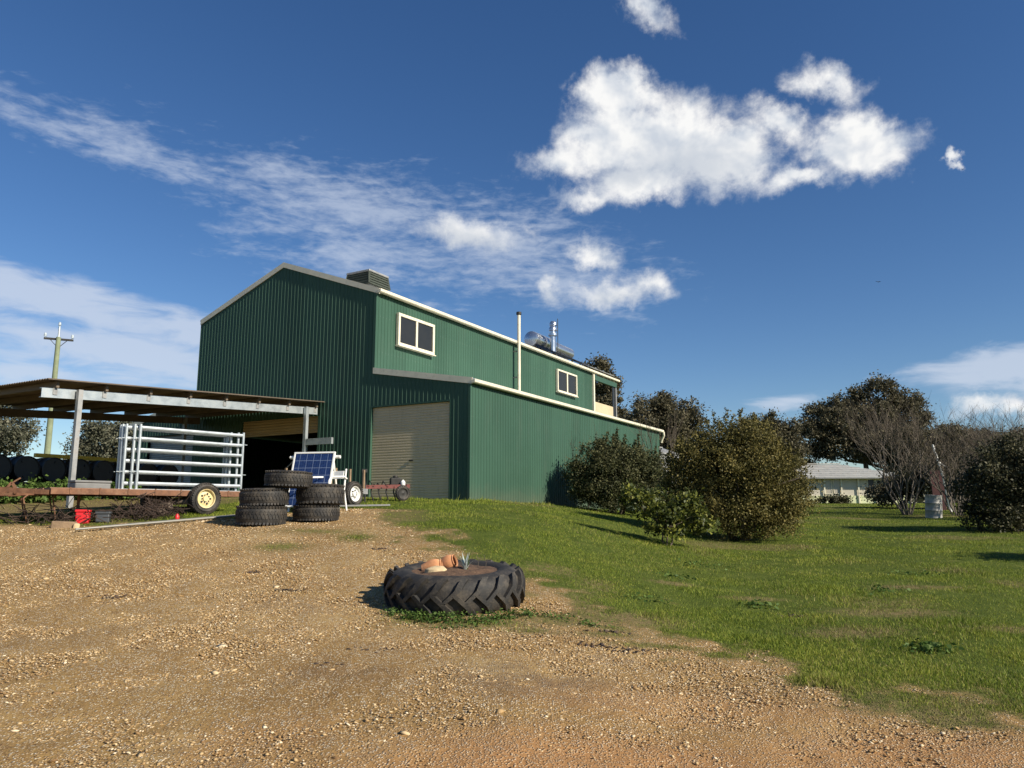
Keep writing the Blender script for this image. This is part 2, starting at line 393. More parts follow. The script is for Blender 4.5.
GRAVEL = np.array([(-60,13),(-9.0,13.5),(-7.6,13.0),(-6.9,13.5),(-4.93,14.6),(-4.3,15.8),(-3.3,16.2),(-2.7,15.2),(-2.1,13.4),(-1.48,12.0),(-.84,10.75),
    (-.15,10.2),(.15,9.6),(.3,8.9),(.5,8.3),(.85,7.74),(1.28,7.42),(1.7,7.26),(2.14,6.92),(2.33,6.52),(2.51,6.0),(2.93,5.56),(3.3,5.24),(6,3.6),(25,0),(25,-60),(-60,-60)])
def grass_dist(x, y):
    """signed distance to the gravel yard: positive on the grass"""
    x = np.asarray(x, float); y = np.asarray(y, float); d = np.full(x.shape, 1e9); inside = np.zeros(x.shape, bool)
    for i in range(len(GRAVEL)):
        (x0, y0), (x1, y1) = GRAVEL[i-1], GRAVEL[i]; ex, ey = x1-x0, y1-y0
        t = np.clip(((x-x0)*ex+(y-y0)*ey)/(ex*ex+ey*ey), 0, 1)
        d = np.minimum(d, np.hypot(x-x0-t*ex, y-y0-t*ey))
        c = (y0 > y) != (y1 > y); xi = x0+(y-y0)*ex/(ey if abs(ey) > 1e-9 else 1e-9); inside ^= c & (x < xi)
    return np.where(inside, -d, d)
PATCH = [(-.35,7.75,.62,.20,1.1), (.45,7.95,.45,.25,.9), (.9,7.5,.35,.12,.8), (-3.35,11.4,.35,.25,.6), (-2.4,12.2,.3,.3,.7), (-.9,8.0,.3,.3,.5), (1.3,7.2,.4,.1,.7), (.2,7.5,.25,.1,.7), (2.7,5.6,.3,.2,.6), (-3.1,12.6,.5,.2,.4)]
BX, BY, BZ = -3.935, 21.62, 1.95; BR = R(60.1)
def barn_xy(x, y):
    dx, dy = x-BX, y-BY; c, s = math.cos(BR), math.sin(BR)
    return dx*c+dy*s, -dx*s+dy*c
def grass_mask(x, y):
    g = grass_dist(x, y)
    g = g+(fbm(x*1.1, y*1.1, 3)-.5)*1.5+(fbm(x*4, y*4, 9, 3)-.5)*1.3
    for (px, py, a, b, s) in PATCH:
        g = np.maximum(g, s*(1-np.hypot((x-px)/a, (y-py)/b))*.5)
    return g
def bare_patch(x, y):
    """worn, dry spots in the lawn"""
    b = fbm(x*.42+3, y*.42, 21, 3)
    s = sm((b-.56)/.16)*.5
    for (px, py, a, c) in [(4.3,9.0,1.0,.5),(3.4,8.0,.8,.35),(5.0,8.0,.7,.3),(3.0,9.9,.6,.25),(1.3,8.3,.8,.5),(5.5,10.8,.9,.35),(2.2,10.6,.5,.25)]:
        s = np.maximum(s, sm(1.25-np.hypot((x-px)/a, (y-py)/c))*.62)
    lx, ly = barn_xy(x, y)
    return np.maximum(s, .9*sm((lx+9.5)/1.0)*sm((1.0-lx)/1)*sm((ly-.9)/.8)*sm((10-ly)/1.5))

def build_ground():
    th = np.radians(np.concatenate([np.arange(-180, -50, 4.), np.arange(-50, 50, .22), np.arange(50, 180, 4.)]))
    rr = np.concatenate([[.0], np.geomspace(.6, 4, 14), np.geomspace(4.08, 40, 190)[0:], np.geomspace(41, 1500, 60)])
    A, B = np.meshgrid(th, rr); X = B*np.sin(A); Y = B*np.cos(A); Z = gz(X, Y)
    near = np.clip(1-B/30, 0, 1)
    g = grass_mask(X, Y)
    Z = Z+near*(fbm(X*2.2, Y*2.2, 5)-.5)*.05*sm(1-g*2)+near*(fbm(X*6, Y*6, 6, 3)-.5)*.02
    # a low grassy bank against the shed
    n, k = Z.shape; V = np.stack([X, Y, Z], -1).reshape(-1, 3)
    idx = np.arange(n*k).reshape(n, k); a = idx[:-1]; b = idx[1:]
    F = np.stack([a, np.roll(a, -1, 1), np.roll(b, -1, 1), b], -1).reshape(-1, 4)[:, ::-1]
    x, y = V[:, 0], V[:, 1]
    damp = np.maximum.reduce([sm(1.2-np.hypot((x-px)/a, (y-py)/b))*s for (px, py, a, b, s) in
        [(.2,5.9,.9,.7,.8), (-1.2,6.0,.7,.35,.4), (-2.0,8.3,1.2,.5,.3), (.9,6.7,.6,.25,.5), (-4.5,7,1.2,.6,.3)]])
    red = np.maximum.reduce([sm(1.3-np.hypot((x-px)/a, (y-py)/b))*s for (px, py, a, b, s) in
        [(.5,4.3,1.6,.7,.9), (2.2,4.6,1.2,.7,.8), (1.4,5.5,1.4,.5,.5), (-1.4,4.6,.6,.6,.3), (1.0,8.3,.7,.4,.5)]])
    m = bpy.data.materials.new('gravel and grass ground'); m.use_nodes = True; t = NT(m.node_tree); bs = t.n['Principled BSDF']
    tc = t.node('ShaderNodeTexCoord'); P = tc.outputs['Object']
    def attr(nm): q = t.node('ShaderNodeAttribute'); q.attribute_name = nm; return q.outputs['Fac']
    base = t.ramp(t.noise(P, .8, 5, .6), [(.3, (.235, .140, .052)), (.55, (.33, .210, .082)), (.75, (.43, .300, .132))])
    base = t.mix(t.smooth(t.noise(P, 9, 4, .65), .45, .7, 0, .55), base, (.20, .12, .052))
    vo = t.node('ShaderNodeTexVoronoi'); t.put(vo.inputs['Vector'], t.mapping(P, sc=(1, 1, .3))); vo.inputs['Scale'].default_value = 66; vo.inputs['Randomness'].default_value = 1
    sp = t.node('ShaderNodeSeparateColor'); t.put(sp.inputs[0], vo.outputs['Color'])
    stone = t.ramp(sp.outputs[0], [(.0, (.22, .125, .06)), (.35, (.42, .275, .14)), (.65, (.60, .455, .28)), (.9, (.80, .70, .53))])
    isstone = t.math('MULTIPLY', t.smooth(vo.outputs['Distance'], .62, .42), t.smooth(t.math('ADD', sp.outputs[1], t.math('MULTIPLY', t.noise(P, 2.2, 4), .9)), .72, .95))
    c = t.mix(isstone, base, stone)
    c = t.mix(t.math('MULTIPLY', attr('red'), .75), c, t.mix(isstone, (.40, .20, .085), (.52, .34, .19)))
    c = t.mix(t.math('MULTIPLY', t.math('MULTIPLY', attr('damp'), t.smooth(t.noise(P, 3.5, 5), .3, .65)), .65), c, (.15, .105, .075))
    gf = t.smooth(t.math('ADD', attr('grass'), t.math('MULTIPLY', t.math('SUBTRACT', t.noise(P, 17, 7, .75), .5), 1.9)), -.35, .40)
    turf = t.ramp(t.noise(P, 3., 5, .65), [(.3, (.060, .085, .016)), (.6, (.10, .125, .026)), (.8, (.17, .155, .05))])
    turf = t.mix(t.smooth(attr('grass'), .6, -.2, 0, .65), turf, (.20, .145, .065))
    turf = t.mix(t.smooth(t.math('ADD', attr('bare'), t.math('MULTIPLY', t.math('SUBTRACT', t.noise(P, 13, 6, .75), .5), 1.8)), .15, .85), turf, t.mix(t.noise(P, 14, 4), (.15, .115, .05), (.26, .20, .10)))
    c = t.mix(gf, c, turf)
    t.put(bs.inputs['Base Color'], c); bs.inputs['Roughness'].default_value = .95; bs.inputs['Specular IOR Level'].default_value = .04
    h = t.math('ADD', t.math('MULTIPLY', t.math('MULTIPLY', isstone, t.smooth(vo.outputs['Distance'], .6, .1)), 1.), t.math('MULTIPLY', t.noise(P, 26, 6, .7), .9))
    bn = t.node('ShaderNodeBump'); t.put(bn.inputs['Height'], h); bn.inputs['Strength'].default_value = .9; bn.inputs['Distance'].default_value = .018
    t.l.new(bn.outputs[0], bs.inputs['Normal'])
    o = np_mesh('ground', V, F, m, attrs=dict(grass=grass_mask(x, y), bare=bare_patch(x, y), damp=damp, red=red))
    o.data.polygons.foreach_set('use_smooth', [True]*len(o.data.polygons)); tag(o, kind='structure')
build_ground()

def sample_view(n, y0, y1, p=2.0, spread=.86):
    """random ground points, denser near the camera"""
    u = rng.random(n)
    y = (y0**(2-p)+(y1**(2-p)-y0**(2-p))*u)**(1/(2-p)) if abs(p-2) > 1e-6 else y0*(y1/y0)**u
    x = (rng.random(n)*2-1)*spread*y
    return x, y

def build_grass():
    x, y = sample_view(1500000, 3.6, 75, 2.25)
    g = grass_mask(x, y); dens = sm((g+.20)/.6)
    dens = dens*(1-.55*bare_patch(x, y))*(.16+.84*sm((fbm(x*1.6, y*1.6, 31, 3)-.34)/.28))
    lx, ly = barn_xy(x, y)
    shed = (lx > -.02) & (lx < 18.6) & (ly > -3.3) & (ly < 10.9)
    under = (lx > -9.0) & (lx < 0) & (ly > .8) & (ly < 9)
    dens = np.where(shed, 0, np.where(under, dens*.3, dens))
    k = rng.random(len(x)) < dens; x, y, g = x[k], y[k], g[k]; n = len(x)
    z = gz(x, y)
    cl = fbm(x*1.3+7, y*1.3, 41, 3); tall = sm((cl-.5)/.25)
    bank = np.exp(-((barn_xy(x, y)[1]+3.6)/.7)**2)*(barn_xy(x, y)[0] > -.5)*(barn_xy(x, y)[0] < 17) + np.exp(-((barn_xy(x, y)[0]+.35)/.35)**2)*(barn_xy(x, y)[1] < 0)*(barn_xy(x, y)[1] > -3.6)
    h = (.011+.020*rng.random(n)**1.6+.040*tall*rng.random(n))*(1+1.6*bank*rng.random(n))*np.clip(.45+g*1.2, .45, 1.15)
    w = np.maximum(.0028+.003*rng.random(n), y*.00042)
    a = rng.random(n)*2*np.pi; la = rng.random(n)*2*np.pi; le = h*(.25+.9*rng.random(n))
    dx, dy = np.cos(a)*w, np.sin(a)*w
    tip = np.stack([x+np.cos(la)*le, y+np.sin(la)*le, z+h], -1)
    V = np.stack([np.stack([x-dx, y-dy, z-.012], -1), np.stack([x+dx, y+dy, z-.012], -1), tip], 1).reshape(-1, 3)
    F = np.arange(3*n).reshape(-1, 3)
    dry = np.clip(sm((.55-g)/.9)*.75+bare_patch(x, y)*.7+sm((fbm(x*.55+9, y*.55, 61, 3)-.48)/.2)*.18, 0, 1)
    dry = np.where(rng.random(n) < dry, .35+.6*rng.random(n), .12*rng.random(n))
    o = np_mesh('lawn_grass', V, F, M_['grass'], attrs=dict(dry=np.repeat(dry, 3))); tag(o, 'short green lawn grass with worn dry spots growing right of the gravel yard', 'grass', kind='stuff')

def blob_mesh(name, x, y, size, flat, mat, sink=.35, seed=1):
    n = len(x); r = np.random.default_rng(seed)
    base = np.array([(1,0,0),(0,1,0),(-1,0,0),(0,-1,0),(0,0,1),(0,0,-1),(.62,.62,.5),(-.62,.62,.5),(-.62,-.62,.5),(.62,-.62,.5)])
    tri = np.array([(0,6,9),(6,0,1),(1,7,6),(7,1,2),(2,8,7),(8,2,3),(3,9,8),(9,3,0),(6,7,4),(7,8,4),(8,9,4),(9,6,4),(1,0,5),(2,1,5),(3,2,5),(0,3,5)])
    V = base[None]*(1+.5*(r.random((n, 10, 3))-.5))
    V = V*size[:, None, None]*np.stack([np.ones(n), .55+.45*r.random(n), flat*(.6+.8*r.random(n))], -1)[:, None, :]
    a = r.random(n)*6.283; ca, sa = np.cos(a)[:, None], np.sin(a)[:, None]
    X = V[..., 0]*ca-V[..., 1]*sa+x[:, None]; Y = V[..., 0]*sa+V[..., 1]*ca+y[:, None]
    tl = (r.random((n, 2))-.5)*.7
    Z = V[..., 2]+(X-x[:, None])*tl[:, :1]+(Y-y[:, None])*tl[:, 1:]+(gz(x, y)+size*flat*(1-2*sink))[:, None]
    V = np.stack([X, Y, Z], -1).reshape(-1, 3); F = (tri[None]+10*np.arange(n)[:, None, None]).reshape(-1, 3)
    return np_mesh(name, V, F, mat)

def build_gravel():
    x, y = sample_view(230000, 3.3, 17, 1.85)
    g = grass_mask(x, y)
    cover = (.30+.70*sm((y-3.6)/5))*(.62+.38*sm((fbm(x*.9, y*.9, 51, 4)-.36)/.28))
    red = sm(1.3-np.hypot((x-.5)/1.6, (y-4.4)/.7))
    k = (rng.random(len(x)) < cover*sm((-g+.35)/.95)*(1-.6*red)); x, y = x[k], y[k]
    s = .0026+.010*rng.random(len(x))**4.0+.0009*y
    big = rng.random(len(x)) < .010; s[big] *= 1.5+1.0*rng.random(big.sum())
    m = bpy.data.materials.new('mixed gravel stones'); m.use_nodes = True; t = NT(m.node_tree); b = t.n['Principled BSDF']
    gn = t.node('ShaderNodeNewGeometry'); tc = t.node('ShaderNodeTexCoord')
    c = t.ramp(gn.outputs['Random Per Island'], [(0, (.18, .10, .042)), (.25, (.37, .23, .10)), (.6, (.50, .345, .165)), (.85, (.64, .49, .28)), (1., (.82, .70, .50))])
    c = t.mix(t.math('MULTIPLY', t.noise(tc.outputs['Object'], 60, 4), .35), c, (.30, .19, .10))
    t.put(b.inputs['Base Color'], c); b.inputs['Roughness'].default_value = .9; b.inputs['Specular IOR Level'].default_value = .2
    o = blob_mesh('gravel_stones', x, y, s, .30, m, .55)
    tag(o, 'loose tan and cream gravel stones scattered over the dirt yard', 'gravel', kind='stuff')
    # dark scraps of bark
    cs = [(-1.33,6.25,.22,.03), (-1.15,6.72,.25,.04), (-2.5,9.0,.3,.03), (1.0,6.95,.3,.06), (.75,7.05,.25,.05), (-3.3,9.9,.25,.04), (-4.3,8.6,.25,.04), (.9,7.6,.2,.03), (3.1,8.8,.2,.05), (-1.9,11.3,.35,.05)]
    px = []; py = []
    for (cx, cy, a, b2) in cs:
        q = 26; px += list(cx+rng.normal(0, a*.45, q)); py += list(cy+rng.normal(0, b2*.9, q))
    px = np.array(px); py = np.array(py)
    o = blob_mesh('bark_litter', px, py, .008+.02*rng.random(len(px)), .3, M_['litter'], .2, 4)
    tag(o, 'dark scraps of bark lying in small patches on the gravel', 'bark litter', kind='stuff')
build_grass(); build_gravel()
# ------------------------------------------------------------------ the green shed
RIB = [(0, 0), (.104, 0), (.114, .014), (.134, .014)]; PITCH = .144
def ribbed(mb, P, s0, s1, zb, zt, kinks=()):
    """ribbed sheet: P(s, h, z) gives a point; zb, zt are numbers or functions of s"""
    fb = zb if callable(zb) else (lambda s: zb); ft = zt if callable(zt) else (lambda s: zt)
    st = [(s0, None), (s1, None)]+[(k, None) for k in kinks if s0 < k < s1]
    i0, i1 = int(math.floor(s0/PITCH))-1, int(math.ceil(s1/PITCH))+1
    for i in range(i0, i1+1):
        for (d, h) in RIB:
            s = i*PITCH+d
            if s0 < s < s1: st.append((s, h))
    def hh(s):
        t = s % PITCH
        for (a, ha), (b, hb) in zip(RIB, RIB[1:]+[(PITCH, 0)]):
            if a <= t <= b: return ha+(hb-ha)*(t-a)/(b-a)
        return 0
    st = sorted({round(s, 5) for s, _ in st}); vs = []; fs = []
    for s in st: vs += [P(s, hh(s), fb(s)), P(s, hh(s), ft(s))]
    for i in range(len(st)-1): fs.append((2*i, 2*i+2, 2*i+3, 2*i+1))
    mb.add(vs, fs)
def slats(mb, P, s0, s1, z0, z1, pitch=.075, amp=.012):
    """roller door curtain: horizontal rounded slats"""
    prof = []; n = int((z1-z0)/pitch)
    for i in range(n+1):
        for d, h in ((0, 0), (.018, amp), (.055, amp), (.069, 0)):
            z = z0+i*pitch+d
            if z < z1: prof.append((z, h))
    prof.append((z1, 0)); vs = []; fs = []
    for (z, h) in prof: vs += [P(s0, h, z), P(s1, h, z)]
    for i in range(len(prof)-1): fs.append((2*i, 2*i+1, 2*i+3, 2*i+2))
    mb.add(vs, fs)

L_MAIN, L_LEAN, W_MAIN, W_LEAN = 18.1, 14.85, 7.62, 3.27
EAVE, APEX, LEAN_TOP, LEAN_EAVE = 5.98, 7.36, 3.60, 3.05
def z_gable(y): return EAVE+(APEX-EAVE)*(1-abs(y-W_MAIN/2)/(W_MAIN/2))
def z_lean(y): return LEAN_TOP+(LEAN_EAVE-LEAN_TOP)*(-y/W_LEAN)
def z_left(y): return 3.40+(2.62-3.40)*((y-W_MAIN)/W_LEAN)

def window(parent, x0, x1, z0, z1, y=0., ft=.07):
    f = MB(); d = .10; yo = y-.06
    f.span(x0, x1, yo-d/2, yo+d/2, z1-ft, z1); f.span(x0, x1, yo-d/2, yo+d/2, z0, z0+ft)
    f.span(x0, x0+ft, yo-d/2, yo+d/2, z0+ft, z1-ft); f.span(x1-ft, x1, yo-d/2, yo+d/2, z0+ft, z1-ft)
    xm = (x0+x1)/2; f.span(xm-.045, xm+.045, yo-d/2+.01, yo+d/2, z0+ft, z1-ft)
    f.span(x0-.02, x1+.02, yo-d/2-.05, yo+d/2, z0-.03, z0-.002)
    fr = f.build('window', M_['cream'], parent, bevel=.006)
    for (a, b) in ((x0+ft, xm-.045), (xm+.045, x1-ft)):
        MB().span(a, b, yo-.012, yo+.012, z0+ft, z1-ft).build('pane', M_['darkglass'], fr)

def build_shed():
    root = empty('shed', (BX, BY, BZ), BR)
    tag(root, 'large green ribbed steel farm shed with lean-to and upstairs windows behind the tyre planter', 'shed')
    g = MB(); FB = -.7
    GP = lambda s, h, z: (-h, s, z)                       # end wall, faces -x
    LP = lambda s, h, z: (s, -h, z)                       # long wall of the main bay, faces -y
    # main end wall with its wide doorway
    ribbed(g, GP, .09, 2.03, FB, z_gable); ribbed(g, GP, .001, .09, 2.60, z_gable); ribbed(g, GP, 5.40, W_MAIN, FB, z_gable, (W_MAIN/2,)); ribbed(g, GP, 2.03, 5.40, 2.44, z_gable, (W_MAIN/2,))
    # right lean-to end wall round its roller door
    ribbed(g, GP, -W_LEAN, -2.66, FB, z_lean); ribbed(g, GP, -2.66, -.001, 2.60, z_lean)
    # left lean-to end wall round its roller door
    ribbed(g, GP, W_MAIN, W_MAIN+.02, FB, z_left); ribbed(g, GP, W_MAIN+.02, 10.0, 2.2, z_left); ribbed(g, GP, 10.0, W_MAIN+W_LEAN, FB, z_left)
    g.build('end_wall', M_['green'], root)
    s = MB(); ribbed(s, LP, 0, 15.25, 3.3, EAVE-.02)
    s.build('upper_wall', M_['green'], root)
    lw = MB(); ribbed(lw, lambda s, h, z: (s, -W_LEAN-h, z), 0, L_LEAN, FB, LEAN_EAVE)
    lw.build('lean_to_wall', M_['green'], root)
    bk = MB()
    ribbed(bk, lambda s, h, z: (15.25, s, z), .003, W_MAIN, FB, z_gable, (W_MAIN/2,)); ribbed(bk, lambda s, h, z: (L_LEAN, s, z), -W_LEAN, -.003, FB, z_lean)
    ribbed(bk, lambda s, h, z: (s, W_MAIN+h, z), 0, 15.25, 3.2, EAVE-.02); ribbed(bk, lambda s, h, z: (s, W_MAIN+W_LEAN+h, z), 0, L_LEAN, FB, 2.62)
    ribbed(bk, lambda s, h, z: (L_LEAN, s, z), W_MAIN, W_MAIN+W_LEAN, FB, z_left)
    bk.build('rear_wall', M_['green'], root)
    MB().span(.05, 15.15, -W_LEAN+.05, W_MAIN+W_LEAN-.05, -.5, -.12).build('floor_slab', M_['concrete'], root)
    # roof sheets with thickness
    ov = .03
    def sheet(x0, x1, ya, za, yb, zb, t=.05):
        r = MB(); r.prism([(x0, ya, za), (x0, yb, zb), (x0, yb, zb+t), (x0, ya, za+t)], (x1-x0, 0, 0)); r.build('roof', M_['zinc'], root)
    sl = (APEX-EAVE)/(W_MAIN/2)
    sheet(-ov, L_MAIN+.1, -.12, EAVE-.12*sl+.03, W_MAIN/2, APEX+.03); sheet(-ov, L_MAIN+.1, W_MAIN+.03, EAVE+.02, W_MAIN/2, APEX+.032)
    sheet(-ov, L_LEAN+.1, -.001-.03, LEAN_TOP+.03, -W_LEAN-.1, LEAN_EAVE+.012); sheet(-ov, L_LEAN+.1, W_MAIN+.03, 3.43, W_MAIN+W_LEAN+.1, 2.63)
    # barge boards along the rakes, proud of the end wall
    bt, bh = .024, .17
    def barge(ya, za, yb, zb, x=-.016):
        b = MB(); b.prism([(x, ya, za-bh+.10), (x, yb, zb-bh+.10), (x, yb, zb+.10), (x, ya, za+.10)], (-bt, 0, 0)); b.build('barge_board', M_['cream'], root)
    barge(-.14, EAVE-.05, W_MAIN/2, APEX+.0); barge(W_MAIN-.0, EAVE-.03, W_MAIN/2, APEX+.0)
    barge(.02, LEAN_TOP, -W_LEAN-.08, LEAN_EAVE-.02); barge(W_MAIN-.02, 3.40, W_MAIN+W_LEAN+.12, 2.60)
    for (x0, x1, y, z) in ((-.05, L_MAIN+.12, -.13, EAVE-.03), (-.05, L_LEAN+.12, -W_LEAN-.11, LEAN_EAVE-.03)):
        q = MB(); pr = [(y+.06, z-.04), (y-.04, z-.04), (y-.07, z-.015), (y-.07, z+.06), (y-.055, z+.068), (y-.045, z+.06), (y+.06, z+.045)]
        q.prism([(x0, a, c) for a, c in pr], (x1-x0, 0, 0)); q.build('gutter', M_['cream'], root, bevel=.006)
    d = MB(); yy = -W_LEAN-.19
    d.tube([(L_LEAN+.02, yy, LEAN_EAVE-.05), (L_LEAN+.03, yy-.01, LEAN_EAVE-.22), (L_LEAN+.10, yy+.10, LEAN_EAVE-.36), (L_LEAN+.10, yy+.14, LEAN_EAVE-.5)], .05, 10)
    d.build('downpipe', M_['cream'], root, smooth=True)
    c = MB(); c.span(-.03, .045, -W_LEAN-.03, -W_LEAN+.05, FB, LEAN_EAVE); c.build('corner_trim', M_['green'], root)
    c = MB(); c.span(-.03, .05, -.028, .06, LEAN_TOP+.09, EAVE-.05); c.build('corner_trim', M_['green'], root)
    c = MB(); c.span(15.24, 15.36, -.10, .03, 3.5, EAVE-.06); c.build('corner_post', M_['cream'], root)
    # right roller door, set back in the wall
    D = MB(); slats(D, lambda s, h, z: (.078-h, s, z), -2.625, .055, -.1, 2.55); dr = D.build('roller_door', M_['paper'], root)
    MB().span(.042, .064, -1.40, -1.27, 1.0, 1.03).build('handle', M_['darksteel'], dr)
    for (ya, yb, za, zb) in ((-2.66, -2.627, FB, 2.55), (.057, .09, FB, 2.55), (-2.66, .09, 2.552, 2.60)):
        j = MB(); j.span(-.012, .16, ya, yb, za, zb); j.build('door_frame', M_['green'], root)
    D = MB(); slats(D, lambda s, h, z: (.10-h, s, z), 7.65, 9.98, -.1, 2.2); D.build('roller_door', M_['galdull'], root)
    # wide doorway: the curtain is rolled nearly all the way up
    D = MB(); slats(D, lambda s, h, z: (.08-h, s, z), 2.08, 5.35, 2.0, 2.46, .085, .016); D.span(.05, .09, 2.09, 5.34, 1.96, 2.0)
    D.build('rolled_up_door', M_['tan'], root)
    for ya in (2.03, 5.35): j = MB(); j.span(-.015, .14, ya, ya+.05, FB, 2.44); j.build('door_frame', M_['green'], root)
    window(root, .90, 2.74, 4.53, 5.52, -.02, .09); window(root, 11.5, 13.4, 4.57, 5.52, -.02, .07)
    # flues
    def flue(x, y, z0, z1, r0, cap):
        f = MB(); f.tube([(x, y, z0), (x, y, z1)], r0, 14); o = f.build('flue', M_['cream' if cap == 1 else 'stainless'], root, smooth=True)
        k = MB()
        if cap == 1: k.lathe([(0, .10), (r0*1.5, .09), (r0*1.6, .0), (r0*1.1, -.03), (0, -.03)], 14, Matrix.Translation((x, y, z1+.02)))
        else: k.lathe([(0, .36), (.12, .33), (.17, .25), (.17, .16), (.11, .12), (.11, .06), (.19, .03), (.19, -.08), (0, -.09)], 16, Matrix.Translation((x, y, z1)))
        k.build('flue_cap', M_['darksteel' if cap == 1 else 'stainless'], o, smooth=True)
    flue(8.0, -.24, 3.45, 7.02, .064, 1)
    for zz in (4.6, 5.6): st = MB(); st.span(7.95, 8.05, -.16, -.02, zz, zz+.04); st.build('bracket', M_['galdull'], root)
    flue(12.4, .55, 6.0, 7.25, .11, 2); flue(12.85, .75, 6.1, 7.6, .11, 2)
    MB().tube([(13.6, .9, 6.3), (13.6, .9, 8.25)], .018, 6).build('antenna', M_['darksteel'], root)
    # upstairs verandah at the far end
    v = MB(); v.span(15.36, L_MAIN, -.05, W_MAIN, 3.46, 3.6); v.build('verandah_floor', M_['timber'], root)
    p = MB(); p.span(17.92, 18.02, -.08, .02, 3.6, EAVE-.12); p.build('verandah_post', M_['galdull'], root)
    p = MB(); p.span(17.60, 17.90, -.04, .0, 3.6, EAVE-.37); p.build('dark_screen', M_['darkglass'], root)
    p = MB(); p.span(15.36, 18.02, -.10, .02, EAVE-.36, EAVE-.13); p.build('verandah_beam', M_['green'], root)
    p = MB(); p.span(17.9, 18.02, W_MAIN-.02, W_MAIN+.08, 3.0, EAVE-.12); p.build('verandah_post', M_['galdull'], root)
    q = MB(); q.span(15.37, 17.58, -.06, -.03, 3.62, 4.62); q.build('verandah_panel', M_['paper'], root)
    for yy in (.05, W_MAIN-.1): q = MB(); q.span(17.9, 18.0, yy, yy+.1, FB, 3.46); q.build('verandah_support', M_['galdull'], root)
    return root
shed = build_shed()
TB = Matrix.Translation((BX, BY, BZ)) @ Matrix.Rotation(BR, 4, 'Z')
def W(x, y, z=0): return TB @ Vector((x, y, z))
def roof_z(y): return EAVE+(APEX-EAVE)/(W_MAIN/2)*y+.085

def build_cooler():
    x, y = 1.15, 1.35; root = empty('evaporative_cooler', W(x, y, roof_z(y)), BR)
    tag(root, 'dark slatted evaporative cooler box on the shed roof near its front gable', 'air cooler')
    b = MB(); w0, w1, h = .49, .43, .36; z0 = -.02
    def ring(w, z): return [(-w, -w, z), (w, -w, z), (w, w, z), (-w, w, z)]
    b.add(ring(w0, z0)+ring(w1, h), [(3,2,1,0), (4,5,6,7)]+[(i, (i+1) % 4, 4+(i+1) % 4, 4+i) for i in range(4)]); b.build('cooler_body', M_['pads'], root)
    s = MB()
    for k in range(4):
        z = .04+k*.08; w = w0+(w1-w0)*z/h
        s.span(-w-.012, w+.012, -w-.025, -w+.01, z, z+.035); s.span(-w-.012, w+.012, w-.01, w+.025, z, z+.035)
        s.span(-w-.025, -w+.01, -w-.01, w+.01, z, z+.035); s.span(w-.01, w+.025, -w-.01, w+.01, z, z+.035)
    s.build('louvre', M_['pads'], root)
    t = MB(); t.span(-w1-.04, w1+.04, -w1-.04, w1+.04, h, h+.07); t.build('lid', M_['galdull'], root, bevel=.02)
    for i in (-1, 1):
        for j in (-1, 1): f = MB(); f.beam((i*w0*1.01, j*w0*1.01, -.02), (i*w1*1.02, j*w1*1.02, h), .05, .05); f.build('corner_frame', M_['pads'], root)
    d = MB(); d.span(-.4, .4, -.4, .4, -.4, -.02); d.build('dropper', M_['galdull'], root)
build_cooler()

def build_heater(x, y, label, scale=1.):
    root = empty('solar_water_heater', W(x, y, roof_z(y)), BR); tag(root, label, 'solar water heater', 'solar water heaters on the shed roof')
    sl = math.atan((APEX-EAVE)/(W_MAIN/2))
    t = MB(); L = .85*scale; r = .28*scale; n = Matrix.Translation((-L, .55, .68)) @ Matrix.Rotation(math.pi/2, 4, 'Y')
    t.lathe([(0, 0), (r*.8, .01), (r*.97, .05), (r, .10), (r, 2*L-.10), (r*.97, 2*L-.05), (r*.8, 2*L-.01), (0, 2*L)], 24, n)
    t.build('tank', M_['stainless'], root, smooth=True)
    for xx in (-L*.75, L*.75):
        f = MB(); f.beam((xx, .3, .1), (xx, .55, .36), .04, .04); f.beam((xx, .95, .33), (xx, .55, .36), .04, .04)
        f.build('stand', M_['gal'], root)
    c = MB(); M = Matrix.Rotation(sl+R(6), 3, 'X')
    c.box((0, -.15, .16), (1.9, 1.0, .09), M); c.build('collector_panel', M_['collector'], root)
    return root
build_heater(12.75, .75, 'solar water heater with a round end tank, left one by the twin roof flues', 1.2)
build_heater(15.0, .85, 'solar water heater right of the twin roof flues and thin antenna')
def build_roof_panels():
    sl = math.atan((APEX-EAVE)/(W_MAIN/2))
    for i in range(3):
        x, y = 16.4+i*.9-1.1, .62
        root = empty('roof_solar_panel', W(x, y, roof_z(y)), BR); M = Matrix.Rotation(sl+R(5), 3, 'X')
        b = MB(); b.box((0, 0, .20), (1.05, 1.7, .045), M); b.build('panel_frame', M_['galdull'], root)
        b = MB(); b.box((0, 0, .225), (1.0, 1.64, .012), M); b.build('panel_glass', M_['collector'], root)
        b = MB()
        for xx in (-.4, .4):
            b.beam((xx, -.6, -.22), (xx, -.6, -.02), .04, .04); b.beam((xx, .6, .18), (xx, .6, .44), .04, .04)
        b.build('mount', M_['gal'], root)
        tag(root, ['dark flat solar panel on the shed roof, nearest the water heaters', 'dark flat solar panel on the shed roof, middle of the row of three', 'dark flat solar panel on the shed roof, nearest the verandah end'][i], 'solar panel', 'solar panels on the shed roof')
build_roof_panels()

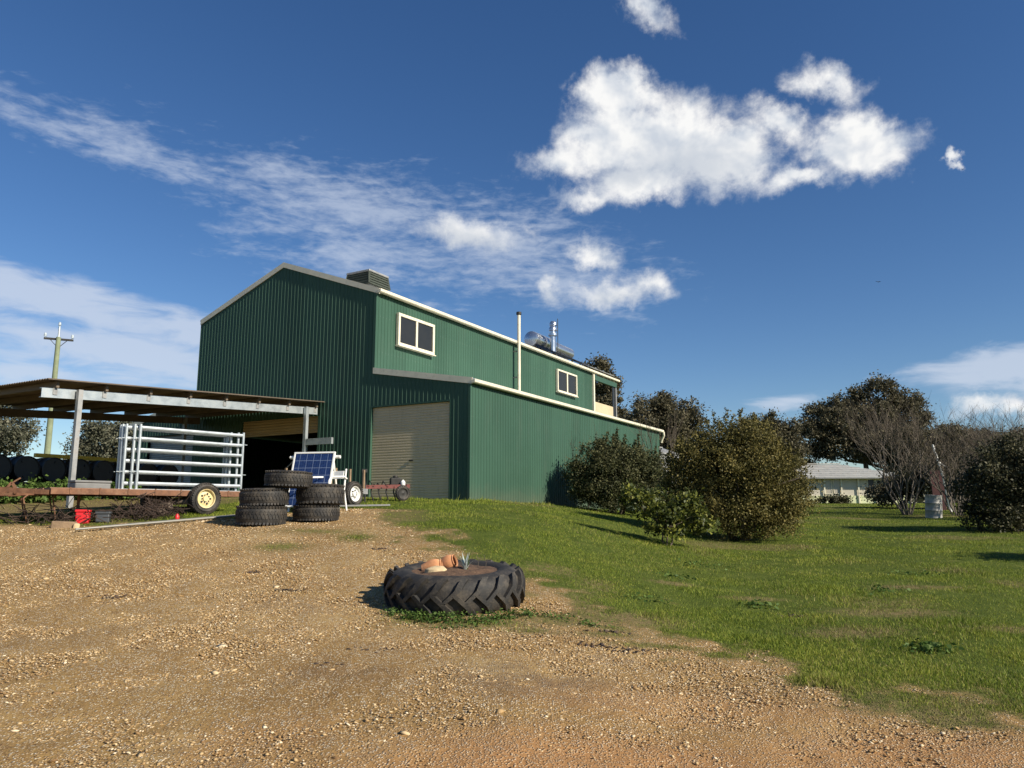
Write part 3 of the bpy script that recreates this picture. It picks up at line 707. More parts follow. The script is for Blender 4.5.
# ------------------------------------------------------------------ carport in front of the shed
def build_carport():
    root = empty('carport', W(-4, 5, -.3), BR); inv = Vector((-4, 5, -.3))
    tag(root, 'open steel carport with a low pitched brown roof beside the green shed', 'carport')
    def add(mb, name, mat, **k): return mb.build(name, mat, root, loc=-inv, **k)
    rz = lambda x: 2.34+(x+8.04)*.0625
    Y0, Y1 = 1.80, 7.9
    r = MB()
    # roof sheet: corrugations run from the outer edge up to the shed
    n = int((Y1-Y0)/.0475); vs = []; fs = []
    for i in range(n+1):
        y = Y0+i*.0475; h = .016*(1 if i % 2 else -1)
        vs += [(-8.04, y, rz(-8.04)+h), (-.03, y, rz(-.03)+h)]
    for i in range(n): fs.append((2*i, 2*i+1, 2*i+3, 2*i+2))
    r.add(vs, fs); add(r, 'roof_sheet', M_['rooffar'])
    for k in range(8):
        x = -7.75+k*1.08; p = MB(); p.span(x-.03, x+.03, Y0+.16, Y1-.06, rz(x)-.155, rz(x)-.022); add(p, 'purlin', M_['rooffar'])
        c = MB(); c.span(x-.045, x+.045, 2.032, 2.046, rz(x)-.30, rz(x)-.16); add(c, 'purlin_cleat', M_['galdull'])
    for (y, m, nm) in ((2.1, 'gal', 'front_beam'), (7.3, 'rooffar', 'rear_beam')):
        bm = MB(); x0, x1 = (-8.02, -.08)
        bm.prism([(x0, y-.05, rz(x0)-.365), (x1, y-.05, rz(x1)-.365), (x1, y-.05, rz(x1)-.16), (x0, y-.05, rz(x0)-.16)], (0, .012, 0))
        bm.prism([(x0, y-.037, rz(x0)-.365), (x1, y-.037, rz(x1)-.365), (x1, y-.037, rz(x1)-.35), (x0, y-.037, rz(x0)-.35)], (0, .07, 0))
        bm.prism([(x0, y-.037, rz(x0)-.175), (x1, y-.037, rz(x1)-.175), (x1, y-.037, rz(x1)-.16), (x0, y-.037, rz(x0)-.16)], (0, .07, 0))
        add(bm, nm, M_[m])
    for (x, y, m) in ((-7.28, 1.95, 'galdull'), (-.62, 1.96, 'gal'), (-7.3, 7.18, 'galdull'), (-.7, 7.18, 'galdull')):
        p = MB(); g = G(*W(x, y)[:2])-BZ-.2; w = .05
        p.span(x-w, x+w, y-w, y+w-.005, g, rz(x)-.17); add(p, 'post', M_[m])
    p = MB(); p.span(-.66, -.58, .92, 1.89, 1.52, 1.70); add(p, 'bracket_beam', M_['gal'])
    bd = MB(); bd.beam((-.62, 2.15, 1.25), (-.62, 2.7, .85), .02, .02); add(bd, 'brace', M_['galdull'])
build_carport()
# ------------------------------------------------------------------ tyres
def tyre_mesh(mb, Rr, w, ri, lugs=36, lug_h=.016, bulge=.04, rnd=None):
    """tyre lying flat, axis along z, centred at the origin, with a block tread"""
    h = w/2; Rt = Rr-lug_h
    prof = [(ri, -h*.72), (ri+.03, -h*.90), ((ri+Rt)/2, -h-bulge*.15), (Rt-.07, -h*.96), (Rt-.025, -h*.82), (Rt, -h*.58), (Rt+.004, 0), (Rt, h*.58), (Rt-.025, h*.82),
            (Rt-.07, h*.96), ((ri+Rt)/2, h+bulge*.15), (ri+.03, h*.90), (ri, h*.72), (ri-.012, h*.5), (ri+.05, h*.3), (Rt-.06, h*.2), (Rt-.06, -h*.2), (ri+.05, -h*.3), (ri-.012, -h*.5)]
    mb.lathe(prof, 48, closed=True)
    for i in range(lugs):
        for (z, dz, sh) in ((-h*.66, h*.52, 0), (-h*.12, h*.40, .5), (h*.30, h*.36, 0), (h*.72, h*.48, .5)):
            a = 2*math.pi*(i+sh+(rnd.uniform(-.06, .06) if rnd else 0))/lugs
            c = Rt+lug_h*.35-(.018 if abs(z) > h*.6 else 0); wd = 2*math.pi*Rr/lugs*.60
            M = Matrix.Rotation(a, 3, 'Z') @ Matrix.Rotation(.35*(1 if sh else -1), 3, 'X') @ Matrix.Rotation(math.copysign(.42, z) if abs(z) > h*.6 else 0, 3, 'Y')
            mb.box(Matrix.Rotation(a, 3, 'Z') @ Vector((c, 0, z)), (lug_h*1.7, wd, dz), M)
def lying_tyre(x, y, z0, Rr, w, label, tilt=(0, 0), rz=0, lugs=44):
    mb = MB(); tyre_mesh(mb, Rr, w, Rr*.56, lugs, .010, .05, random)
    o = mb.build('tyre', M_['rubber'], smooth=True); o.location = (x, y, z0+w/2); o.rotation_euler = (tilt[0], tilt[1], rz)
    tag(o, label, 'tyre', 'old tyres stacked on the gravel')
ax, ay = -4.32, 13.45; bx2, by2 = -3.50, 13.95
z = G(ax, ay)-.03
lying_tyre(ax, ay, z, .425, .34, 'bottom tyre of the left stack, sitting on the gravel', (.01, .01), .3)
lying_tyre(ax+.03, ay+.02, z+.335, .415, .30, 'second tyre of the left stack, between the bottom tyre and the bridging top tyre', (.0, -.03), 1.2)
z2 = G(bx2, by2)-.02
lying_tyre(bx2, by2, z2, .41, .29, 'narrower bottom tyre of the right stack, on the gravel beside the white rimmed wheel', (0, 0), .7)
lying_tyre(bx2+.06, by2, z2+.285, .425, .36, 'wide chunky tyre on top of the right stack, below the solar panel', (.01, .03), 2.2, 34)
lying_tyre(-3.93, 13.62, z+.655, .41, .28, 'topmost tyre, laid across both stacks in front of the solar panel', (.0, .03), .2)

# ------------------------------------------------------------------ tractor tyre planter
def build_planter():
    cx, cy = -.625, 8.72; root = empty('tyre_planter', (cx, cy, G(cx, cy)-.075), 0, (R(4.5), R(-.5), 0))
    tag(root, 'huge lugged tractor tyre lying flat on the gravel as a garden planter filled with soil', 'planter')
    Rr, w, ri = .765, .40, .44; h = w/2; lug = .035; Rt = Rr-lug; mb = MB()
    prof = [(ri, .05), (ri+.04, .01), (.56, -.01), (Rt-.07, .02), (Rt-.02, .06), (Rt, .12), (Rt+.006, h), (Rt, w-.12), (Rt-.02, w-.06), (Rt-.07, w-.02), (.58, w+.012), (ri+.04, w-.01), (ri, w-.05),
            (ri+.01, w-.09), (.6, w-.12), (Rt-.06, h), (.6, .12), (ri+.01, .09)]
    prof = [(r, z) for r, z in prof]
    mb.lathe(prof, 64, closed=True)
    N = 21
    for i in range(N):
        for sgn in (-1, 1):
            a0 = 2*math.pi*(i+(.5 if sgn > 0 else 0))/N
            # one long bar from the middle of the tread round over the shoulder
            pts = []
            for q in range(6):
                f = q/5; zz = h+sgn*(f*h*1.02-.035); ang = a0+f*.30
                rr = Rt+.012-max(0, f-.72)*.16
                pts.append((ang, rr, zz))
            vs = []
            for k, (ang, rr, zz) in enumerate(pts):
                wd = (.030+.008*k/5)/Rt; hh = lug*(1-.15*k/5)
                if k >= 4: nrm = Vector((math.cos(ang)*.8, math.sin(ang)*.8, sgn*.6))
                else: nrm = Vector((math.cos(ang), math.sin(ang), 0))
                for da in (-wd, wd):
                    base = Vector((math.cos(ang+da)*(rr-.03), math.sin(ang+da)*(rr-.03), zz-sgn*0))
                    vs.append(base); vs.append(base+nrm*(hh+.03))
            fs = []
            for k in range(5):
                b = 4*k; c = b+4
                fs += [(b, c, c+1, b+1), (b+1, c+1, c+3, b+3), (b+3, c+3, c+2, b+2)]
            fs += [(0, 1, 3, 2), (20, 22, 23, 21)]
            mb.add(vs, fs)
    t = mb.build('tyre', M_['rubber'], root, smooth=True)
    # soil fill
    n, k = 40, 12; x = []; V = [(0, 0, w-.02)]; F = []
    for j in range(1, k+1):
        for i in range(n):
            r = .53*j/k; a = 2*math.pi*i/n; px, py = r*math.cos(a), r*math.sin(a)
            V.append((px, py, w-.025+.045*float(fbm(np.array(px*9+5), np.array(py*9+5), 3))-.03*(j/k)**2))
    for i in range(n): F.append((0, 1+i, 1+(i+1) % n))
    for j in range(k-1):
        for i in range(n): F.append((1+j*n+i, 1+(j+1)*n+i, 1+(j+1)*n+(i+1) % n, 1+j*n+(i+1) % n))
    s = MB(); s.add(V, F); s.build('soil', M_['soil'], root, smooth=True)
    MP = Matrix.Translation(root.location) @ root.rotation_euler.to_matrix().to_4x4()
    def pot(lx, ly, rot, sc, label):
        p = MP @ Vector((lx, ly, w-.01)); o = empty('terracotta_pot', p, 0, rot); tag(o, label, 'flower pot', 'terracotta pots lying in the tyre planter'); o.scale = (1, 1, 1.3)
        q = MB(); q.lathe([(0, 0), (.07*sc, 0), (.085*sc, .03*sc), (.115*sc, .10*sc), (.12*sc, .15*sc), (.108*sc, .19*sc), (.09*sc, .205*sc), (.098*sc, .22*sc), (.088*sc, .225*sc), (.08*sc, .205*sc), (.10*sc, .17*sc), (.10*sc, .11*sc), (.07*sc, .02*sc), (0, .015*sc)], 28)
        q.build('pot_body', M_['terracotta'], o, smooth=True)
        r = MB(); r.tube([(0, .09*sc, .20*sc), (0, .135*sc, .20*sc), (0, .15*sc, .17*sc), (0, .12*sc, .12*sc)], .012*sc, 8); r.build('handle', M_['terracotta'], o, smooth=True)
    pot(-.36, .02, (R(12), R(80), R(8)), .76, 'front left terracotta pot lying on its side in the tyre planter')
    pot(-.20, .20, (R(-10), R(70), R(-28)), .74, 'rear orange terracotta pot tipped over beside the silver plant')
    p = MP @ Vector((-.19, -.12, w-.02)); sx = np.array([p.x]); o = MB(); o.lathe([(0, -.05), (.07, -.045), (.105, -.01), (.10, .03), (.06, .06), (0, .068)], 14)
    st = o.build('rock', M_['sandstone'], smooth=True); st.location = p; st.scale = (1.15, .8, 1); tag(st, 'rounded sandy rock in front of the terracotta pots on the planter soil', 'rock')
    st.data.vertices.foreach_set('co', np.array([np.array(v.co)*(1+.12*math.sin(v.co.x*40+v.co.y*31)) for v in st.data.vertices], np.float32).ravel())
    # silver leaved plant
    pl = empty('silver_plant', MP @ Vector((.11, .0, w-.03))); tag(pl, 'small silver leaved plant with upright blades growing in the tyre planter', 'plant')
    lf = MB()
    for i in range(15):
        a = i*2.4; L = .12+.10*random.random(); le = .15+.6*random.random(); wd = .011
        d = Vector((math.cos(a)*le, math.sin(a)*le, 1)).normalized(); s_ = Vector((-math.sin(a), math.cos(a), 0))
        m1 = d*L*.55; m2 = d*L+Vector((math.cos(a), math.sin(a), -.2))*.02
        th = Vector((0, 0, .004))
        lf.add([-s_*wd*.6, s_*wd*.6, m1+s_*wd, m1-s_*wd, m2, -s_*wd*.6-th, s_*wd*.6-th, m1+s_*wd-th, m1-s_*wd-th], [(0,1,2,3), (3,2,4), (5,8,7,6), (8,4,7), (0,3,8,5), (1,6,7,2)])
    lf.build('leaves', M_['leaf_silver'], pl)
    sk = MB(); sk.tube([(.02, 0, 0), (.05, -.01, .14), (.085, -.02, .27)], [.004, .003, .002], 5); sk.build('stalk', M_['leaf_weed'], pl)
    for (lx, ly, lb) in ((.33, .10, 'thin dry twig sticking up near the right rim of the tyre planter'), (.24, .22, 'thin dry stem standing behind the silver plant in the planter')):
        k = MB(); k.tube([(0, 0, -.03), (.01, .01, .06), (-.015, .02, .15)], [.004, .003, .002], 5); k.tube([(.01, .01, .06), (.035, .0, .11)], [.003, .0015], 4)
        o = k.build('dry_stem', M_['twig']); o.location = MP @ Vector((lx, ly, w-.02)); tag(o, lb, 'twig')
build_planter()

def leafy_weeds(name, spots, mat, label, cat, leaf=.018, hgt=.07, n=60):
    C = []
    for (x, y, a, b, k) in spots:
        m = int(n*k); px = x+rng.normal(0, a*.5, m); py = y+rng.normal(0, b*.5, m)
        pz = gz(px, py)+rng.random(m)**1.3*hgt*(.5+k*.5); C.append(np.stack([px, py, pz], -1))
    C = np.concatenate(C); V, F = leaf_quads(C, leaf*(.6+.8*rng.random(len(C))), .8)
    o = np_mesh(name, V, F, mat); tag(o, label, cat, kind='stuff')
def leaf_quads(C, size, upish=.0, aspect=.55):
    """one small four-sided leaf at every point"""
    n = len(C); a = rng.normal(size=(n, 3)); a[:, 2] *= (1-upish*.7); a /= np.linalg.norm(a, axis=1)[:, None]
    r = rng.normal(size=(n, 3)); b = np.cross(a, r); b /= np.linalg.norm(b, axis=1)[:, None]
    s = size[:, None]; c = np.cross(a, b)*.18
    V = np.stack([C-a*s, C+b*s*aspect+c*s, C+a*s, C-b*s*aspect+c*s], 1).reshape(-1, 3)
    return V, np.arange(4*n).reshape(-1, 4)
leafy_weeds('clover_weeds', [(-1.0, 7.95, .13, .08, 1.0), (-.82, 7.84, .2, .10, 1.2), (-.6, 7.82, .3, .12, 1.2), (-.3, 7.76, .2, .10, .8), (-.1, 7.93, .2, .10, 1.2), (.15, 8.1, .15, .08, .6), (-1.22, 8.1, .12, .1, .5), (.45, 8.05, .25, .1, .5), (.75, 7.8, .2, .08, .4), (-.55, 7.55, .25, .10, .4)],
            M_['leaf_weed'], 'low clover and leafy weeds round the foot of the tyre planter', 'weeds', .015, .075, 230)
leafy_weeds('lawn_weeds', [(3.75, 7.2, .22, .16, 1.6), (2.9, 9.4, .25, .2, .8), (4.9, 10.5, .3, .25, .8), (2.3, 11.2, .35, .3, .8), (1.6, 9.4, .3, .2, .5), (6.2, 12.2, .4, .3, .8), (3.0, 12.6, .5, .3, .8)],
            M_['leaf_weed'], 'broad leaved weed clumps dotted over the lawn', 'weeds', .026, .05, 90)

# ------------------------------------------------------------------ flatbed trailer with yard panels
TA = R(50)                                              # trailer runs along compass 40 degrees
def wheel(parent, c, Rr, w, rim_mat, axis_rz, hubhole=True, tilt=0):
    wh = empty('wheel', c); wh.parent = parent; wh.rotation_euler = (R(90), 0, axis_rz)
    t = MB(); tyre_mesh(t, Rr, w, Rr*.60, 40, .008, .05, random); t.build('tyre', M_['rubber'], wh, smooth=True)
    ri = Rr*.61; h = w/2; m = MB()
    m.lathe([(ri, h*.75), (ri*.97, h*.86), (ri*.90, h*.80), (ri*.86, h*.35), (ri*.74, h*.22), (ri*.62, h*.36), (ri*.40, h*.42), (ri*.30, h*.32), (ri*.28, h*.62), (0, h*.66)], 32)
    m.lathe([(ri, -h*.75), (ri*.9, -h*.8), (ri*.86, h*.3)], 32)
    rim = m.build('rim', M_[rim_mat], wh, smooth=True)
    k = MB()
    for i in range(5):
        a = i*2*math.pi/5; k.box((ri*.51*math.cos(a), ri*.51*math.sin(a), h*.40), (ri*.20, ri*.17, .02), Matrix.Rotation(a, 3, 'Z'))
    for i in range(5):
        a = (i+.5)*2*math.pi/5; k.box((ri*.40*math.cos(a), ri*.40*math.sin(a), h*.46), (.02, .02, .03))
    k.build('wheel_nut', M_['darksteel'], wh)
    return wh

def build_trailer():
    wx, wy = -5.95, 15.05; zg = G(wx, wy); zd = 2.0
    root = empty('flatbed_trailer', (wx, wy, zg), TA); h = zd-zg
    tag(root, 'rusty flatbed trailer with timber deck and cream wheel carrying yard panels', 'trailer')
    X0, X1, YA, YB = -2.68, .86, .14, 1.85
    d = MB()
    for i in range(10):
        y = YA+.02+i*(YB-YA-.04)/10; d.span(X0+.02*(i % 2), X1-.015*(i % 3), y+.004, y+(YB-YA-.04)/10-.006, h-.045, h-.002*(i % 3))
    d.build('deck', M_['timber'], root)
    f = MB()
    for y in (YA-.02, YB): f.span(X0, X1, y, y+.04, h-.11, h-.012)
    for x in np.linspace(X0, X1-.04, 6): f.span(x, x+.04, YA+.025, YB-.005, h-.11, h-.05)
    f.build('chassis', M_['rust'], root)
    for k, x in enumerate(np.linspace(X0+.3, X1-.3, 7)): fr = MB(); fr.span(x-.012, x+.012, YA-.032, YA-.018, h-.10, h+.01); fr.build('tie_hook', M_['rust'], root)
    a = MB(); a.tube([(0, .0, .3), (0, 2.0, .3)], .03, 8); a.span(-.03, .03, .3, .36, .3, h-.1); a.span(-.03, .03, 1.6, 1.66, .3, h-.1); a.build('axle', M_['rust'], root)
    wheel(root, (0, .0, .30), .305, .19, 'rimyellow', 0); wheel(root, (0, 2.0, .30), .305, .19, 'rimyellow', math.pi)
    w = MB(); w.beam((X0, YA+.05, h-.08), (X0-.62, .95, h-.02), .05, .08); w.beam((X0, YB-.05, h-.08), (X0-.62, 1.0, h-.02), .05, .08)
    w.beam((X0-.55, .975, h-.02), (X0-.95, .975, h+.06), .06, .07); w.build('drawbar', M_['rust'], root)
    j = MB(); j.tube([(X0-.70, .92, -.15), (X0-.70, .92, h+.12)], .028, 8); j.tube([(X0-.70, .92, h+.1), (X0-.55, .9, h+.20)], .014, 6); j.build('jockey_stand', M_['rust'], root)
    c = MB(); c.beam((X0-.86, .975, h+.05), (X0-1.0, .975, h+.16), .07, .06); c.build('hitch', M_['galdull'], root)
    return root, h
trailer, TH = build_trailer()
TT = Matrix.Translation(trailer.location) @ Matrix.Rotation(TA, 4, 'Z')

def build_panels():
    L, H = 2.12, 1.20; root = empty('yard_panel', (0, 0, 0), TA)
    tag(root, 'galvanised six rail yard panel, front one on the flatbed trailer', 'yard panel', 'galvanised yard panels standing on the trailer')
    for x in (0, L):
        p = MB(); p.tube([(x, 0, 0), (x, 0, H)], .026, 10); p.build('post', M_['gal'], root, smooth=True)
    for i in range(6):
        z = .10+i*(H-.16)/5; r = MB(); n = 10; prof = []
        for k in range(n): prof.append((.018*math.cos(k*2*math.pi/n), .032*math.sin(k*2*math.pi/n)))
        r.prism([(.02, a, z+c) for a, c in prof], (L-.04, 0, 0)); r.build('rail', M_['gal'], root, smooth=True)
    for z in (.33, .95):
        l = MB(); l.span(L+.02, L+.09, -.012, .012, z-.006, z+.006); l.build('pin_lug', M_['gal'], root)
        l = MB(); l.span(-.075, -.02, -.012, .012, z-.02, z-.008); l.build('pin_lug', M_['gal'], root)
    b = MB(); b.span(-.035, L+.035, -.03, .03, -.012, .0); b.build('foot_plate', M_['gal'], root)
    labs = ['galvanised six rail yard panel, second behind the front one on the trailer', 'galvanised six rail yard panel, third from the front on the trailer', 'galvanised six rail yard panel, fourth from the front on the trailer',
            'galvanised six rail yard panel, fifth from the front, leaning slightly', 'galvanised six rail yard panel, rearmost of the stack on the trailer']
    offs = [(-1.19, .30, 0, 0), (-1.26, .37, -.004, .0), (-1.38, .44, -.006, .0), (-1.40, .51, -.04, -.0), (-1.36, .60, -.012, 0), (-1.38, .67, -.014, .0)]
    for i, (x, y, tl, rz) in enumerate(offs):
        o = root if i == 0 else copy_tree(root)
        o.location = TT @ Vector((x, y, TH+.012)); o.rotation_euler = (tl, 0, TA+rz)
        if i: o['label'] = labs[i-1]
build_panels()

def thing_box(name, c, size, mat, label, cat, rz=0, lid=None):
    root = empty(name, c, rz); tag(root, label, cat); b = MB(); x, y, z = size
    b.span(-x/2, x/2, -y/2, y/2, 0, z); b.build('body', M_[mat], root, bevel=.02)
    if lid:
        l = MB(); l.span(-x/2-.012, x/2+.012, -y/2-.012, y/2+.012, z+.002, z+.045); l.build('lid', M_[lid], root, bevel=.012)
    return root
# long grey box on the deck
p = TT @ Vector((-1.78, .85, TH+.001)); o = thing_box('tool_box', p, (.62, .30, .11), 'darkgrey', 'low grey steel box on the trailer deck left of the yard panels', 'tool box', TA, 'darkgrey')
gx, gy = -7.45, 13.55; thing_box('storage_tub', (gx, gy, G(gx, gy)-.01), (.21, .18, .20), 'red', 'small bright red plastic tub on the ground below the trailer deck', 'tub', R(20), 'red')
gx, gy = -7.2, 13.75; thing_box('storage_bin', (gx, gy, G(gx, gy)-.01), (.22, .22, .15), 'darkbox', 'charcoal plastic bin beside the red tub', 'bin', R(20), 'darkbox')
gx, gy = -7.42, 12.95; b = MB(); b.span(-.17, .17, -.09, .09, -.04, .10); o = b.build('timber_block', M_['woodgrey'], bevel=.012); o.location = (gx, gy, G(gx, gy)); o.rotation_euler = (.02, .05, R(12)); tag(o, 'short weathered timber block on the gravel edge below the red tub', 'timber block')
gx, gy = -7.20, 12.92; b = MB(); b.span(-.05, .05, -.06, .06, -.03, .08); o = b.build('stone_block', M_['sandstone'], bevel=.03); o.location = (gx, gy, G(gx, gy)); o.rotation_euler = (0, .1, R(30)); tag(o, 'pale square stone touching the right end of the timber block', 'stone')
gx, gy = -6.05, 14.1; o = MB(); o.lathe([(0, 0), (.035, 0), (.04, .02), (.04, .07), (.022, .095), (.018, .11), (0, .112)], 16); o = o.build('plastic_bottle', M_['red'], smooth=True); o.location = (gx, gy, G(gx, gy)-.005); tag(o, 'small red plastic bottle on the ground left of the trailer wheel', 'bottle')

def ground_pole(x0, y0, x1, y1, r, label, name='metal_pipe', mat='pipe', lift=0.):
    pts = []
    for i in range(5):
        f = i/4; x = x0+(x1-x0)*f; y = y0+(y1-y0)*f; pts.append((x, y, G(x, y)+r+.012+lift))
    z0, z1 = pts[0][2], pts[-1][2]; up = max(p[2]-(z0+(z1-z0)*i/4) for i, p in enumerate(pts))
    m = MB(); a, b = Vector((x0, y0, z0+up)), Vector((x1, y1, z1+up)); m.tube([a, b], r, 10)
    o = m.build(name, M_[mat], smooth=True); tag(o, label, 'pipe', 'grey pipes lying along the gravel edge')
ground_pole(-6.95, 12.45, -4.95, 14.75, .019, 'long grey pipe on the gravel, the nearer of two in front of the trailer')
ground_pole(-6.75, 12.85, -5.0, 14.95, .015, 'thin grey pipe on the gravel, the farther of two in front of the trailer')

# firewood and sticks below the trailer
for i in range(7):
    x, y = -6.75+.10*i-.2*(i % 2), 14.75+.13*i; r = .055+.02*random.random(); m = MB(); L = .45
    m.lathe([(0, 0), (r*.95, 0), (r, .02), (r*.96, L-.02), (r*.9, L), (0, L)], 9); o = m.build('log', M_['bark'], smooth=True)
    o.location = (x, y, G(x, y)+r+.09*(i % 3)); o.rotation_euler = (R(88), .1*i, R(40+25*i)); tag(o, 'dark firewood log in the heap under the trailer', 'log', 'firewood logs heaped under the trailer')
def stick_heap(name, cx, cy, a, b, h, n, label):
    m = MB()
    for i in range(n):
        x, y = cx+random.gauss(0, a), cy+random.gauss(0, b); z = G(x, y)+abs(random.gauss(0, h)); d = Vector((random.gauss(0, 1), random.gauss(0, 1), random.gauss(0, .55))).normalized()*random.uniform(.12, .32)
        p = Vector((x, y, z+.02)); m.tube([p-d, p+d*.2+Vector((0, 0, .02)), p+d], [.007, .006, .003], 4, False)
    tag(m.build(name, M_['litter']), label, 'sticks', kind='stuff')
stick_heap('dry_sticks', -6.75, 14.35, .34, .25, .16, 240, 'tangled heap of dry sticks under the trailer deck')
stick_heap('dry_weeds', -7.9, 13.6, .5, .22, .10, 120, 'dry stalks and sticks along the gravel edge by the trailer drawbar')

def build_harrow():
    x, y = -8.45, 13.75; root = empty('harrow', (x, y, G(x, y)), R(12)); tag(root, 'rusty old spring tine harrow frame standing left of the trailer', 'harrow')
    f = MB()
    for yy in (-.25, .25): f.beam((-.75, yy, .46), (.75, yy, .50), .045, .05)
    for xx in (-.7, -.2, .3, .7): f.beam((xx, -.3, .50), (xx, .3, .50), .04, .04)
    f.build('frame', M_['rust'], root)
    for i in range(7):
        xx = -.7+i*.23; yy = -.27 if i % 2 else .27; t = MB()
        t.tube([(xx, yy, .46), (xx-.03, yy-.09, .40), (xx+.02, yy-.12, .22), (xx+.02, yy-.02, .02), (xx+.02, yy+.06, -.04)], [.014, .014, .013, .012, .008], 6); t.build('tine', M_['rust'], root, smooth=True)
    a = MB(); a.beam((-.5, 0, .5), (-.38, 0, .68), .04, .04); a.beam((-.26, 0, .5), (-.38, 0, .68), .04, .04); a.beam((-.38, 0, .67), (-.25, 0, .76), .025, .025); a.build('hitch_mast', M_['rust'], root)
    for xx in (-.72, .72):
        l = MB(); l.beam((xx, .0, -.05), (xx, .0, .5), .04, .04); l.build('leg', M_['rust'], root)
build_harrow()

# ------------------------------------------------------------------ row of black drums on a rack
def build_drums():
    x0, y0, zt = -7.75, 6.0, .36
    p = W(x0, y0, -.05); rack = empty('drum_rack', p, BR); tag(rack, 'low dark steel rack carrying the row of black drums under the carport', 'rack')
    zr = zt+.05; m = MB(); m.span(-.2, 6.1, -.5, .5, zr-.06, zr); m.build('rack_deck', M_['darksteel'], rack)
    for xx in (-.1, 1.9, 4.0, 6.0):
        for yy in (-.42, .42): l = MB(); l.span(xx-.03, xx+.03, yy-.03, yy+.03, -.45, zr-.062); l.build('leg', M_['darksteel'], rack)
    names = ['leftmost black drum lying on the rack under the carport, cut by the photo edge', 'second black drum from the left on the rack under the carport', 'third black drum from the left, near the power pole foot', 'fourth black drum from the left on the rack, under the start of the yellow beam',
             'fifth black drum on the rack, left of the carport post', 'sixth black drum on the rack, just behind the carport post', 'seventh black drum, between the carport post and the yard panels', 'eighth black drum on the rack, partly behind the yard panels', 'rightmost black drum on the rack, behind the yard panels']
    root = empty('drum', (0, 0, 0)); tag(root, names[0], 'drum', 'black drums lying in a row under the carport')
    b = MB(); r = .31; L = .88
    b.lathe([(0, .03), (r-.03, .03), (r-.02, 0), (r, .005), (r, .28), (r+.012, .30), (r, .32), (r, .56), (r+.012, .58), (r, .60), (r, L-.005), (r-.02, L), (r-.03, L-.03), (0, L-.03)], 32)
    b.build('drum_body', M_['blackplastic'], root, smooth=True)
    for s in (-1, 1):
        k = MB(); k.lathe([(0, 0), (.035, 0), (.035, -.025), (0, -.026)], 12, Matrix.Translation((s*.18, .08, .028))); k.build('bung', M_['blackplastic'], root)
    for i in range(9):
        o = root if i == 0 else copy_tree(root)
        o.location = W(x0+.15+.66*i, y0-.45, zt+.325)
        o.rotation_euler = (Matrix.Rotation(BR, 3, 'Z') @ Matrix.Rotation(R(-90), 3, 'X') @ Matrix.Rotation(.7*i, 3, 'Z')).to_euler(); o['label'] = names[i]
    m = MB(); m.beam(W(x0+1.9, y0+.1, zt+.70), W(x0+4.4, y0+.1, zt+.70), .10, .10); o = m.build('steel_beam', M_['yellow'], bevel=.01); tag(o, 'yellow painted steel beam lying across the tops of the black drums', 'beam')
build_drums()

# ------------------------------------------------------------------ solar panel on a stand, chair, small trailer, cultivator
def build_solar():
    x, y = -4.16, 15.75; z = G(x, y); root = empty('photovoltaic_panel', (x, y, z), R(-14)); tag(root, 'upright blue solar panel on a white pipe stand behind the tyre stacks', 'solar panel')
    tl = Matrix.Rotation(R(-14), 4, 'X'); O = Vector((0, 0, .12))
    def T(v): return tl @ Vector(v)+O
    w, h = .86, 1.10
    g = MB(); g.span(-w/2, w/2, -.012, .012, 0, h); o = g.build('cells', M_['pv'], root); o.matrix_local = Matrix.Translation(O) @ tl
    f = MB(); k = .035
    f.span(-w/2-k, w/2+k, -.022, .022, h, h+k); f.span(-w/2-k, w/2+k, -.022, .022, -k, 0); f.span(-w/2-k, -w/2, -.022, .022, 0, h); f.span(w/2, w/2+k, -.022, .022, 0, h)
    o = f.build('panel_frame', M_['white'], root, bevel=.004); o.matrix_local = Matrix.Translation(O) @ tl
    r = MB(); r.tube([T((-.58, .05, h-.06)), T((.56, .05, h-.06))], .035, 10); r.build('top_rail', M_['white'], root, smooth=True)
    for s in (-.40, .40):
        l = MB(); l.tube([T((s, .05, h-.06)), (s*1.05, .62, -.05)], .02, 8); l.build('rear_leg', M_['white'], root, smooth=True)
        l = MB(); l.tube([T((s, .04, .1)), (s, -.02, -.05)], .02, 8); l.build('front_leg', M_['white'], root, smooth=True)
build_solar()
def build_chair():
    x, y = -3.70, 15.55; root = empty('garden_chair', (x, y, G(x, y)), R(-28)); tag(root, 'white tubular garden chair standing right of the blue solar panel', 'chair')
    s = MB(); s.span(-.24, .24, -.24, .22, .43, .465); s.build('seat', M_['white'], root, bevel=.015)
    b = MB()
    b.box((0, .25, .74), (.40, .02, .16), Matrix.Rotation(R(-10), 3, 'X')); b.build('backrest', M_['white'], root, bevel=.01)
    for sx in (-.27, .27):
        a = MB(); a.tube([(sx, -.25, -.02), (sx, -.27, .60), (sx, -.22, .68), (sx, .18, .70), (sx, .26, .66)], .018, 8); a.build('arm_frame', M_['white'], root, smooth=True)
        l = MB(); l.tube([(sx, .30, -.02), (sx*.9, .22, .43), (sx*.85, .28, .86)], .018, 8); l.build('rear_leg', M_['white'], root, smooth=True)
build_chair()
